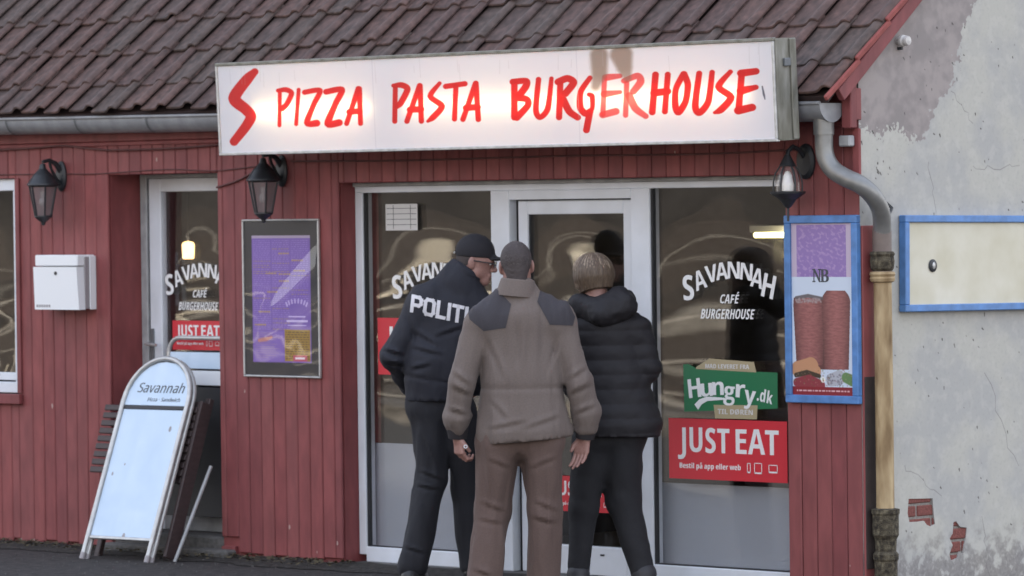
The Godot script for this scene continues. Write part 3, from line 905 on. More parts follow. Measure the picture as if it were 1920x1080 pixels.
func make_gutter(b: Node3D) -> void:
	var g := holder("gutter", b)
	var lip := func(x: float) -> float: return 2.548 - 0.062 * (x + 4.0) / 6.36
	var zc := 0.1425
	var R := 0.092
	var arc := func(x: float, r: float, n: int) -> Array:
		var row := []
		for k in n + 1:
			var t := PI * k / n
			row.append(Vector3(x, lip.call(x) - sin(t) * r, zc + cos(t) * r))
		return row
	var m := MB.new()
	var xs := [-9.1, -6.0, -4.0, -2.0, 0.0, 2.36]
	var outer := []
	var inner := []
	for x in xs: outer.append(arc.call(x, R, 14)); inner.append(arc.call(x, R - 0.003, 14))
	m.grid(outer, false, true); m.grid(inner)
	put("trough", m, M.zinc, g)
	var bead := MB.new()
	bead.tube([Vector3(-9.1, lip.call(-9.1), zc + R), Vector3(2.36, lip.call(2.36), zc + R)], 0.010, 10)
	put("bead", bead, M.zinc, g)
	var x := -4.55
	while x < 2.3:
		var s := MB.new()
		s.grid([arc.call(x - 0.007, R + 0.004, 14), arc.call(x + 0.007, R + 0.004, 14)], false, true)
		s.grid([[Vector3(x - 0.007, lip.call(x) + 0.003, zc + R), Vector3(x - 0.007, lip.call(x) + 0.012, zc - R)], [Vector3(x + 0.007, lip.call(x) + 0.003, zc + R), Vector3(x + 0.007, lip.call(x) + 0.012, zc - R)]], false, true)
		put("bracket", s, M.zinc_dark, g)
		x += 0.625
	var cap := MB.new()
	var disc: Array = arc.call(2.362, R + 0.004, 16)
	cap.poly(disc, Vector3(0, 2.45, zc))
	put("end_cap", cap, M.zinc, g)
	# downpipe: out of the gutter, round the corner and down the edge of the gable
	var dp := holder("downpipe", b)
	var key := [Vector3(2.306, 2.42, 0.14), Vector3(2.306, 2.34, 0.14), Vector3(2.306, 2.270, 0.140), Vector3(2.317, 2.212, 0.138), Vector3(2.354, 2.156, 0.130), Vector3(2.420, 2.115, 0.115), Vector3(2.490, 2.079, 0.085), Vector3(2.522, 2.026, 0.030), Vector3(2.522, 1.956, -0.030), Vector3(2.505, 1.882, -0.065), Vector3(2.495, 1.83, -0.075)]
	var cur := Curve3D.new()
	for k in key.size():
		var tan: Vector3 = (key[mini(k + 1, key.size() - 1)] - key[maxi(k - 1, 0)]) / 6.0
		cur.add_point(key[k], -tan, tan)
	var path := []
	for k in 61: path.append(cur.sample_baked(cur.get_baked_length() * k / 60.0, true))
	var bend := MB.new()
	bend.tube(path, 0.046, 20)
	put("bend", bend, M.zinc_pipe, dp)
	var spout := MB.new()
	spout.lathe([[0.052, 2.33], [0.053, 2.43]], 20, Transform3D(Basis.IDENTITY, Vector3(2.305, 0, 0.14)))
	put("spout", spout, M.zinc_pipe, dp)
	var mid := MB.new()
	mid.tube([Vector3(2.495, 1.86, -0.075), Vector3(2.495, 1.63, -0.075)], 0.048, 20)
	put("brown_length", mid, M.pipe_brown, dp)
	var low := MB.new()
	low.tube([Vector3(2.495, 1.75, -0.075), Vector3(2.496, 1.0, -0.077), Vector3(2.498, 0.44, -0.075)], 0.0455, 20)
	put("iron_length", low, M.pipe_old, dp)
	for c in [[1.72, 0.058, 0.075, M.pipe_rust], [1.62, 0.060, 0.03, M.pipe_old]]:
		var m2 := MB.new()
		m2.lathe([[0.046, c[0] - c[2]], [c[1], c[0] - c[2] * 0.8], [c[1] + 0.004, c[0] - c[2] * 0.3], [c[1], c[0]], [c[1] + 0.006, c[0] + 0.012], [c[1], c[0] + 0.024], [0.046, c[0] + 0.026]], 20, Transform3D(Basis.IDENTITY, Vector3(2.495, 0, -0.075)))
		put("collar", m2, c[3], dp)
	var foot := MB.new()
	foot.lathe([[0.056, -0.02], [0.058, 0.2], [0.064, 0.21], [0.064, 0.235], [0.052, 0.25], [0.055, 0.31], [0.066, 0.33], [0.066, 0.43], [0.071, 0.44], [0.071, 0.46], [0.046, 0.465]], 20, Transform3D(Basis.IDENTITY, Vector3(2.498, 0, -0.075)))
	put("foot", foot, M.pipe_rust, dp)
	var strap := MB.new()
	strap.tube([Vector3(2.53, 1.93, -0.09), Vector3(2.50, 1.96, -0.15), Vector3(2.41, 1.985, -0.22)], 0.008, 8)
	put("wall_hook", strap, M.black_metal, dp)

# ------------------------------------------------------------------ glazing
func pane(parent: Node3D, x0: float, x1: float, y0: float, y1: float, z: float, sd: int, wave := 1.0) -> void:
	# double glazing: two sheets, each with the slow waves that bend what it mirrors
	for s in 2:
		var fn := noise(sd + s * 17, 1.0, 2)
		var m := MB.new()
		for face in 2:
			var zz := z - s * 0.02 - face * 0.004
			var rows := []
			var ny := 44
			var nx := 26
			for r in ny + 1:
				var row := []
				for c in nx + 1:
					var x := lerpf(x0, x1, float(c) / nx)
					var y := lerpf(y0, y1, float(r) / ny)
					# sealed units draw in towards their middle in the cold, besides rolling waves
					var px := 2.0 * c / nx - 1.0
					var py := 2.0 * r / ny - 1.0
					var w := -(0.0075 if s == 0 else 0.0045) * (1.0 - px * px) * (1.0 - py * py) + fn.get_noise_2d(x * 0.28 + face * 0.03, y * 1.2) * 0.0013 + fn.get_noise_2d(x * 0.35 + 31.0, y * 4.0) * 0.00022
					row.append(Vector3(x, y, zz + w * wave))
				rows.append(row)
			m.grid(rows, false, face == 1)
		put("pane", m, M.glass, parent)

func make_shop_window(b: Node3D) -> void:
	var w := holder("shop_window", b)
	var zf := -0.125
	var zb := -0.205
	block("frame_top", w, M.white_frame, -1.333, 1.924, 2.078, 2.134, zb, zf, 0.004)
	block("drip_rail", w, M.grey_frame, -1.333, 1.924, 2.112, 2.1345, zf, zf + 0.018, 0.004)
	block("jamb", w, M.white_frame, -1.333, -1.275, 0.06, 2.078, zb, zf, 0.004)
	block("jamb", w, M.white_frame, 1.862, 1.924, 0.06, 2.078, zb, zf, 0.004)
	block("mullion", w, M.white_frame, -0.277, -0.138, 0.02, 2.078, zb, zf, 0.004)
	block("mullion", w, M.white_frame, 0.752, 0.886, 0.02, 2.078, zb, zf, 0.004)
	block("door_head", w, M.white_frame, -0.138, 0.752, 2.028, 2.078, zb, zf, 0.003)
	for k in [[-1.275, -0.277], [0.886, 1.862]]:
		block("sill", w, M.white_frame, k[0], k[1], 0.02, 0.106, zb, zf + 0.004, 0.005)
		block("bead", w, M.seal, k[0], k[1], 0.106, 0.113, -0.162, zf - 0.012, 0.0)
		block("bead", w, M.seal, k[0], k[0] + 0.012, 0.113, 2.078, -0.162, zf - 0.012, 0.0)
		block("bead", w, M.seal, k[1] - 0.008, k[1], 0.113, 2.078, -0.162, zf - 0.012, 0.0)
		pane(w, k[0], k[1], 0.106, 2.078, -0.150, 200 if k[0] < 0 else 231)
	block("threshold", w, M.concrete, -1.333, 1.924, 0.0, 0.02, -0.31, -0.021, 0.003)
	# glass door
	var d := holder("glass_door", b)
	var z1 := -0.165
	var z0 := -0.215
	block("stile", d, M.white_frame, -0.108, -0.037, 0.022, 2.022, z0, z1, 0.004)
	block("stile", d, M.white_frame, 0.662, 0.735, 0.022, 2.022, z0, z1, 0.004)
	block("top_rail", d, M.white_frame, -0.037, 0.662, 1.948, 2.022, z0, z1, 0.004)
	block("bottom_rail", d, M.white_frame, -0.037, 0.662, 0.022, 0.176, z0, z1, 0.004)
	block("gap_seal", d, M.seal, -0.138, -0.110, 0.022, 2.026, z0, z1 - 0.02, 0.0)
	block("gap_seal", d, M.seal, 0.737, 0.752, 0.022, 2.026, z0, z1 - 0.02, 0.0)
	block("gap_seal", d, M.seal, -0.110, 0.737, 2.0225, 2.0275, z0, z1 - 0.02, 0.0)
	block("bead", d, M.seal, -0.037, -0.027, 0.176, 1.948, z0 + 0.01, z1 - 0.012, 0.0)
	pane(d, -0.037, 0.662, 0.176, 1.948, z1 - 0.02, 263)
	block("pull_handle", d, M.alu, -0.09, -0.06, 0.85, 1.25, z1 + 0.03, z1 + 0.055, 0.008)
	block("lock_cap", d, M.black_plastic, 0.47, 0.50, 0.128, 0.138, z1, z1 + 0.004, 0.001)

func make_side_door(b: Node3D) -> void:
	var d := holder("side_door", b)
	var zf := -0.25
	block("frame_jamb", d, M.grey_frame, -3.283, -3.226, 0.12, 2.208, zf - 0.055, zf + 0.004, 0.004)
	block("frame_head", d, M.grey_frame, -3.226, -2.339, 2.184, 2.208, zf - 0.055, zf + 0.004, 0.004)
	block("gap_seal", d, M.seal, -3.226, -3.216, 0.12, 2.184, zf - 0.04, zf - 0.012, 0.0)
	block("stile", d, M.white_frame, -3.216, -3.112, 0.12, 2.182, zf - 0.055, zf - 0.006, 0.004)
	block("stile", d, M.white_frame, -2.44, -2.34, 0.12, 2.182, zf - 0.055, zf - 0.006, 0.004)
	block("top_rail", d, M.white_frame, -3.112, -2.44, 2.105, 2.182, zf - 0.055, zf - 0.006, 0.004)
	block("bottom_rail", d, M.grey_frame, -3.112, -2.44, 0.12, 0.22, zf - 0.055, zf - 0.006, 0.004)
	pane(d, -3.112, -2.44, 0.22, 2.105, zf - 0.02, 291)
	block("handle_plate", d, M.zinc_dark, -3.212, -3.178, 1.05, 1.30, zf - 0.006, zf + 0.002, 0.002)
	var h := MB.new()
	h.tube([Vector3(-3.195, 1.21, zf), Vector3(-3.195, 1.21, zf + 0.05), Vector3(-3.10, 1.205, zf + 0.055)], 0.009, 10)
	put("handle", h, M.alu, d)
	block("door_step", b, M.concrete, -3.284, -2.338, 0.0, 0.12, -0.31, -0.01, 0.012)
	block("low_step", b, M.concrete, -3.284, -2.2, 0.0, 0.055, 0.003, 0.09, 0.012)

func make_side_window(b: Node3D) -> void:
	var w := holder("side_window", b)
	block("frame_top", w, M.white_frame, -5.3, -4.127, 2.125, 2.198, -0.09, -0.03, 0.004)
	block("jamb", w, M.white_frame, -4.19, -4.127, 0.91, 2.125, -0.09, -0.03, 0.004)
	block("frame_bottom", w, M.white_frame, -5.3, -4.127, 0.985, 1.03, -0.09, -0.026, 0.004)
	block("sill", w, M.white_frame, -5.3, -4.127, 0.91, 0.975, -0.09, -0.012, 0.004)
	block("red_sill", w, M.red1, -5.3, -4.08, 0.845, 0.905, 0.002, 0.035, 0.004)
	block("casing", w, M.red1, -4.122, -4.085, 0.91, 2.2, 0.002, 0.014, 0.003)
	pane(w, -5.3, -4.19, 1.03, 2.125, -0.06, 311)

# ------------------------------------------------------------------ the lit sign
func make_sign() -> void:
	var W := 4.08
	var H := 0.507
	var s := thing("light_box_sign", "long white light box sign with red brush lettering above the shop window", "sign", Vector3(-1.842, 2.30, 0.42))
	s.rotation.x = 0.0474
	var D := 0.165
	# printed face
	var tw := 1420
	var th := 256
	var cv := CV.new(tw, th, Color(0.90, 0.90, 0.92))
	var k := tw / W
	var ky := th / H
	for st in SIGN_STROKES:
		var pts := []
		var cur := Curve3D.new()   # x, y and the brush's width, rounded at the bends
		var raw: Array = st[1]
		for e in raw.size():
			var q := Vector3(raw[e][0] * k, (H - raw[e][1]) * ky, raw[e][2] * ky * (1.9 if raw[0][0] < 0.3 else 1.25))
			var q0: Array = raw[maxi(e - 1, 0)]
			var q1: Array = raw[mini(e + 1, raw.size() - 1)]
			var tn := Vector3((q1[0] - q0[0]) * k, (q0[1] - q1[1]) * ky, 0) / 7.5
			cur.add_point(q, -tn, tn)
		for e in 6 * raw.size() - 5:
			var q := cur.samplef(e / 6.0)
			pts.append([q.x, q.y, q.z])
		if st[0] == 0: cv.stroke(pts, Color(0.80, 0.10, 0.10), 0.96, 2.0)
		elif st[0] == 1: cv.stroke(pts, Color(0.86, 0.22, 0.22), 0.78, 2.4)
	var n := noise(131, 0.02, 4)
	for st in SIGN_STROKES:   # brown water stain that has run down from the top edge
		if st[0] != 2: continue
		var pts := []
		for p in st[1]: pts.append([p[0] * k + n.get_noise_2d(p[0] * 90, p[1] * 90) * 6, (H - p[1]) * ky, p[2] * k * 1.4])
		cv.stroke(pts, Color(0.50, 0.42, 0.36), 0.62, 9.0)
		cv.stroke(pts.slice(0, 2), Color(0.58, 0.50, 0.44), 0.4, 16.0)
	for i in 26:   # small chips and runs
		var x := rng.randf_range(0, tw)
		var y0 := rng.randf_range(0, 30)
		cv.stroke([[x, y0, 1.0], [x + rng.randf_range(-2, 2), y0 + rng.randf_range(8, 60), 1.6]], Color(0.74, 0.73, 0.74), 0.35, 1.6)
	cv.stroke([[1395, 118, 3], [1398, 140, 5], [1400, 152, 2]], Color(0.3, 0.3, 0.36), 0.8, 1.2)
	for x in [430.0, 957.0]: cv.stroke([[x, 0, 1.2], [x, 256, 1.2]], Color(0.76, 0.76, 0.80), 0.6, 1.4)
	var face := MB.new()
	face.quad(Vector3(0.012, 0.012, -0.002), Vector3(W - 0.012, 0.012, -0.002), Vector3(W - 0.012, H - 0.012, -0.002), Vector3(0.012, H - 0.012, -0.002))
	put("face_panel", face, mat("sign_face", Color(0.97, 0.97, 0.97), 0.35, {"tex": cv.tex(), "through": Color(0.72, 0.72, 0.72)}), s)
	block("casing_back", s, M.mail_white, 0.0, W, 0.0, H, -D, -D + 0.004, 0.0)
	block("casing_top", s, M.mail_white, 0.0, W, H - 0.004, H, -D + 0.004, -0.004, 0.0)
	block("casing_bottom", s, M.mail_white, 0.0, W, 0.0, 0.004, -D + 0.004, -0.004, 0.0)
	block("end_plate", s, M.alu_dirty, -0.004, 0.0, 0.0, H, -D, -0.004, 0.0)
	block("end_plate", s, M.alu_dirty, W, W + 0.004, 0.0, H, -D, -0.004, 0.0)
	block("end_channel", s, M.alu_dirty, W + 0.004, W + 0.016, 0.004, H - 0.004, -D + 0.006, -D + 0.05, 0.003)
	block("end_channel", s, M.alu_dirty, W + 0.004, W + 0.012, 0.004, H - 0.004, -0.03, -0.006, 0.002)
	block("bolt_plate", s, M.zinc_dark, W + 0.004, W + 0.020, H - 0.14, H - 0.10, -D + 0.055, -D + 0.10, 0.003)
	block("trim_top", s, M.alu_dirty, -0.005, W + 0.005, H - 0.014, H + 0.004, -0.02, 0.006, 0.003)
	block("trim_bottom", s, M.alu, -0.005, W + 0.005, -0.004, 0.012, -0.02, 0.006, 0.003)
	block("trim_side", s, M.alu, -0.005, 0.010, 0.012, H - 0.014, -0.02, 0.005, 0.003)
	block("trim_side", s, M.alu, W - 0.010, W + 0.005, 0.012, H - 0.014, -0.02, 0.005, 0.003)
	# tubes behind the face
	var glow := mat("tube_glow", Color(0.9, 0.88, 0.8), 0.4, {"glow": Color(1.0, 0.86, 0.62), "power": 2.0})
	for r in [[0.30, 1.20], [1.48, 2.62], [2.74, 3.90]]:
		var t := MB.new()
		t.tube([Vector3(r[0], 0.235, -0.062), Vector3(r[1], 0.235, -0.062)], 0.014, 12)
		put("tube", t, glow, s)
		var al := AreaLight3D.new()
		al.name = "tube_light"
		s.add_child(al, true)
		al.position = Vector3((r[0] + r[1]) / 2, 0.235, -0.045)
		al.rotation.y = PI
		al.area_size = Vector2(r[1] - r[0], 0.03)
		al.light_color = Color(1.0, 0.87, 0.64)
		al.light_energy = 0.085
		al.shadow_enabled = true
	for x in [0.35, 2.05, 3.75]:
		block("wall_bracket", s, M.zinc_dark, x - 0.02, x + 0.02, 0.12, 0.16, -D - 0.02, -D, 0.002)
		block("wall_bracket", s, M.zinc_dark, x - 0.015, x + 0.015, 0.02, 0.05, -0.41, -D, 0.002)

# ------------------------------------------------------------------ lanterns, boxes and boards on the wall
func lantern(at: Vector3, label: String) -> void:
	# at: the wall plate's centre on the boards
	var t := thing("wall_lantern", label, "lantern", at, "black wall lanterns")
	var pl := MB.new()
	var xf := Transform3D(Basis(Vector3.RIGHT, PI / 2), Vector3.ZERO)
	pl.lathe([[0.045, 0.0015], [0.045, 0.012], [0.034, 0.022], [0.0, 0.024]], 20, Transform3D(Basis(Vector3.RIGHT, PI / 2).scaled(Vector3(1, 1, 1)), Vector3.ZERO))
	var po := put("wall_plate", pl, M.black_metal, t)
	po.scale = Vector3(1, 2.0, 1)
	var arm := MB.new()
	arm.tube([Vector3(0, 0.03, 0.01), Vector3(0, 0.075, 0.05), Vector3(0, 0.095, 0.10), Vector3(0, 0.085, 0.15)], [0.018, 0.015, 0.012, 0.010], 10)
	arm.tube([Vector3(0, -0.06, 0.012), Vector3(0, -0.01, 0.05), Vector3(0, 0.045, 0.085), Vector3(0, 0.09, 0.10)], [0.012, 0.010, 0.008, 0.008], 8)
	put("arm", arm, M.black_metal, t)
	var c := Transform3D(Basis(Vector3.UP, 0.5236), Vector3(0, 0, 0.15))
	var roof := MB.new()
	roof.lathe([[0.084, -0.062], [0.100, -0.052], [0.098, -0.044], [0.060, 0.008], [0.024, 0.044], [0.016, 0.072], [0.0, 0.076]], 6, c)
	put("lamp_roof", roof, M.black_metal, t)
	var bars := MB.new()
	for k in 6:
		var a := TAU * k / 6.0
		var d := c.basis * Vector3(cos(a), 0, sin(a))
		bars.tube([c.origin + d * 0.084 + Vector3(0, -0.058, 0), c.origin + d * 0.050 + Vector3(0, -0.235, 0)], 0.006, 6)
	put("frame", bars, M.black_metal, t)
	for k in 6:
		var a := TAU * k / 6.0
		var a2 := TAU * (k + 1) / 6.0
		var d := c.basis * Vector3(cos(a), 0, sin(a))
		var e := c.basis * Vector3(cos(a2), 0, sin(a2))
		var g := MB.new()
		g.poly([c.origin + e * 0.047 + Vector3(0, -0.235, 0), c.origin + d * 0.047 + Vector3(0, -0.235, 0), c.origin + d * 0.080 + Vector3(0, -0.06, 0), c.origin + e * 0.080 + Vector3(0, -0.06, 0)], c.origin + Vector3(0, -0.15, 0))
		put("pane", g, M.lamp_glass, t)
	var cup := MB.new()
	cup.lathe([[0.0, -0.292], [0.012, -0.285], [0.014, -0.272], [0.034, -0.256], [0.054, -0.240], [0.054, -0.232], [0.0, -0.228]], 12, c)
	put("base_cup", cup, M.black_metal, t)
	var bulb := MB.new()
	bulb.lathe([[0.014, -0.09], [0.014, -0.12]].map(func(q): return [q[0], -q[1] - 0.21]), 10, c)
	bulb.ball(c.origin + Vector3(0, -0.15, 0), Vector3(0.024, 0.03, 0.024), 8)
	put("bulb", bulb, M.bulb, t)

func cage_lantern(at: Vector3, label: String) -> void:
	var t := thing("wall_lantern", label, "lantern", at, "black wall lanterns")
	var pl := MB.new()
	pl.lathe([[0.058, 0.0015], [0.058, 0.014], [0.044, 0.028], [0.0, 0.032]], 20, Transform3D(Basis(Vector3.RIGHT, PI / 2), Vector3.ZERO))
	var po := put("wall_plate", pl, M.black_metal, t)
	po.scale = Vector3(1, 1.55, 1)
	var arm := MB.new()
	arm.tube([Vector3(0, 0.02, 0.02), Vector3(0, 0.06, 0.06), Vector3(0, 0.075, 0.11), Vector3(0, 0.05, 0.145), Vector3(0, 0.02, 0.15)], 0.012, 10)
	put("arm", arm, M.black_metal, t)
	var c := Vector3(0, 0, 0.15)
	var cap := MB.new()
	cap.lathe([[0.040, -0.025], [0.042, -0.018], [0.026, 0.012], [0.014, 0.035], [0.0, 0.037]], 14, Transform3D(Basis.IDENTITY, c))
	put("lamp_roof", cap, M.black_metal, t)
	for k in 6:
		var a := TAU * k / 6.0 + 0.3
		var d := Vector3(cos(a), 0, sin(a))
		var m := MB.new()
		m.tube([c + d * 0.036 + Vector3(0, -0.02, 0), c + d * 0.062 + Vector3(0, -0.06, 0), c + d * 0.072 + Vector3(0, -0.105, 0), c + d * 0.072 + Vector3(0, -0.15, 0)], 0.0045, 6)
		put("cage_bar", m, M.black_metal, t)
	var g := MB.new()
	g.lathe([[0.062, -0.15], [0.062, -0.105], [0.052, -0.06], [0.030, -0.024]], 18, Transform3D(Basis.IDENTITY, c))
	put("glass", g, M.clear_glass, t)
	var b := MB.new()
	b.lathe([[0.016, -0.150], [0.030, -0.146], [0.033, -0.118], [0.026, -0.096], [0.022, -0.070], [0.012, -0.050], [0.0, -0.046]], 14, Transform3D(Basis.IDENTITY, c))
	put("bulb", b, M.bulb, t)
	var cup := MB.new()
	cup.lathe([[0.0, -0.30], [0.006, -0.298], [0.006, -0.235], [0.018, -0.225], [0.045, -0.188], [0.088, -0.160], [0.090, -0.150], [0.0, -0.148]], 18, Transform3D(Basis.IDENTITY, c))
	put("base_cup", cup, M.black_metal, t)

func frame_board(t: Node3D, w: float, h: float, bw: float, depth: float, fm: Material, board: Material, inset := 0.012) -> MeshInstance3D:
	block("rail", t, fm, 0, w, 0, bw, 0, depth, 0.004)
	block("rail", t, fm, 0, w, h - bw, h, 0, depth, 0.004)
	block("stile", t, fm, 0, bw, bw, h - bw, 0, depth, 0.004)
	block("stile", t, fm, w - bw, w, bw, h - bw, 0, depth, 0.004)
	var m := MB.new()
	m.quad(Vector3(bw, bw, depth - inset), Vector3(w - bw, bw, depth - inset), Vector3(w - bw, h - bw, depth - inset), Vector3(bw, h - bw, depth - inset))
	return put("sheet", m, board, t)

func menu_print() -> StandardMaterial3D:
	var cv := CV.new(320, 450, Color(0.17, 0.17, 0.19))
	cv.rect(34, 42, 286, 412, Color(0.47, 0.36, 0.66))
	cv.rect(34, 42, 286, 50, Color(0.66, 0.60, 0.70))
	for c in 3:
		var x0 := 40 + c * 82
		for r in 44:
			var y := 56 + r * 6
			if c == 2 and y > 235: continue
			var head := rng.randf() < 0.14
			var x := float(x0)
			while x < x0 + 74:
				var l := rng.randf_range(3, 12)
				cv.rect(x, y, minf(x + l, x0 + 74), y + 2, Color(0.66, 0.56, 0.42) if head else Color(0.60, 0.50, 0.78), 0.9)
				x += l + rng.randf_range(2, 6)
	for q in [[150, 92], [206, 112], [96, 150], [150, 152], [214, 142], [150, 172], [98, 204], [60, 262], [44, 300], [60, 330], [96, 352]]:   # yellow headings
		var hx := float(q[0])
		while hx < q[0] + 44:
			var hl := rng.randf_range(4, 9)
			cv.rect(hx, q[1], hx + hl, q[1] + 5, Color(0.68, 0.56, 0.36), 0.9)
			hx += hl + 2
	for gx in [116, 166]: cv.rect(gx, 54, gx + 1.5, 318, Color(0.40, 0.30, 0.58), 0.8)
	cv.rect(40, 322, 166, 408, Color(0.50, 0.39, 0.69))
	for r in 12: cv.rect(46, 326 + r * 6.5, 60 + rng.randf_range(40, 100), 328 + r * 6.5, Color(0.60, 0.50, 0.62), 0.7)
	cv.stroke([[60, 348, 10], [92, 344, 12], [116, 338, 7]], Color(0.80, 0.52, 0.42), 0.8, 4)
	for e in 8:   # arched shop name and lines below it
		var a := -0.9 + 1.8 * e / 7.0
		cv.stroke([[225 + sin(a) * 52, 262 - cos(a) * 26, 7], [225 + sin(a) * 58, 254 - cos(a) * 26, 7]], Color(0.75, 0.68, 0.86), 0.9, 2)
	cv.rect(190, 276, 262, 280, Color(0.75, 0.68, 0.86)); cv.rect(182, 288, 272, 294, Color(0.78, 0.72, 0.88)); cv.rect(186, 302, 266, 305, Color(0.72, 0.66, 0.85))
	cv.rect(172, 316, 282, 408, Color(0.60, 0.48, 0.20))
	for r in 12:
		var x := 176.0
		while x < 276:
			var l := rng.randf_range(4, 16)
			cv.rect(x, 322 + r * 7, minf(x + l, 278), 325 + r * 7, Color(0.36, 0.27, 0.22), 0.8)
			x += l + 4
	cv.rect(208, 390, 268, 408, Color(0.72, 0.33, 0.40)); cv.rect(216, 396, 258, 402, Color(0.92, 0.85, 0.88))
	return mat("menu_print", Color(1, 1, 1), 0.35, {"tex": cv.tex()})

func kebab_print() -> StandardMaterial3D:
	var w := 300
	var h := 660
	var cv := CV.new(w, h, Color(0.76, 0.80, 0.86))
	cv.rect(0, 0, w, 206, Color(0.72, 0.66, 0.74))
	cv.rect(26, 6, w - 30, 206, Color(0.54, 0.44, 0.66))
	var n := noise(141, 0.03, 4)
	for y in range(6, 206):
		for x in range(26, w - 30): cv.dot(x, y, Color(0.72, 0.62, 0.76), clampf(n.get_noise_2d(x + y * 0.4, y * 1.5 - x * 0.6) * 1.2, 0, 0.5))
	# two tall spits of meat
	cv.poly(PackedVector2Array([Vector2(60, 300), Vector2(240, 300), Vector2(232, 560), Vector2(80, 560)]), Color(0.36, 0.22, 0.22))
	for m in [[6, 164, 286, 545, 34], [146, 290, 258, 560, 30]]:
		for y in range(m[2], m[3]):
			var k: float = (y - m[2]) / float(m[3] - m[2])
			var inx: float = m[4] * (0.42 * k + 0.9 * pow(1.0 - minf(k * 7.0, 1.0), 2.0) * (1.0 if m[0] > 100 else 0.15))
			for x in range(int(m[0] + inx), int(m[1] - inx)):
				var f := n.get_noise_2d(x * 0.8 + m[0], y * 3.4) * 0.5 + 0.5
				var g := n.get_noise_2d(x * 2.0, y * 6.0 + 90) * 0.5 + 0.5
				var c := Color(0.46, 0.27, 0.27).lerp(Color(0.69, 0.46, 0.44), f * 0.7 + g * 0.3)
				var round: float = (x - m[0] - inx) / maxf(m[1] - m[0] - 2.0 * inx, 1.0) * 2.0 - 1.0
				cv.dot(x, y, c.darkened(0.30 * round * round), 1.0)
	cv.stroke([[20, 286, 12], [80, 278, 14], [150, 288, 12]], Color(0.36, 0.33, 0.34), 0.9, 3)
	for i in 60: cv.stroke([[rng.randf_range(14, 146), rng.randf_range(288, 304), 8]], Color(0.60, 0.55, 0.55), 0.7, 3)
	# food at the foot: a bun, salad, foil
	cv.stroke([[24, 560, 60], [90, 552, 76], [118, 568, 44]], Color(0.72, 0.53, 0.40), 1, 3)
	cv.stroke([[16, 584, 18], [70, 574, 22], [132, 586, 16]], Color(0.24, 0.20, 0.16), 1, 3)
	cv.stroke([[20, 612, 34], [80, 608, 54], [140, 622, 40]], Color(0.52, 0.20, 0.24), 1, 4)
	cv.stroke([[190, 600, 50], [230, 590, 56]], Color(0.66, 0.67, 0.70), 1, 4)
	for i in 50: cv.stroke([[rng.randf_range(170, 250), rng.randf_range(575, 622), rng.randf_range(3, 9)]], Color(0.42, 0.40, 0.44), 0.6, 3)
	cv.stroke([[262, 590, 40], [290, 600, 44]], Color(0.38, 0.50, 0.32), 1, 4)
	cv.stroke([[150, 600, 22]], Color(0.88, 0.87, 0.84), 1, 3)
	for i in 120: cv.stroke([[rng.randf_range(4, 296), rng.randf_range(560, 632), rng.randf_range(2, 7)]], [Color(0.55, 0.3, 0.26), Color(0.32, 0.4, 0.24), Color(0.7, 0.6, 0.5)][i % 3], 0.5, 3)
	cv.rect(0, 628, w, h, Color(0.50, 0.14, 0.18))
	var x := 20.0
	while x < 275:
		var l := rng.randf_range(6, 20)
		cv.rect(x, 640, x + l, 646, Color(0.85, 0.7, 0.72), 0.9)
		x += l + 5
	return mat("kebab_print", Color(1, 1, 1), 0.32, {"tex": cv.tex()})

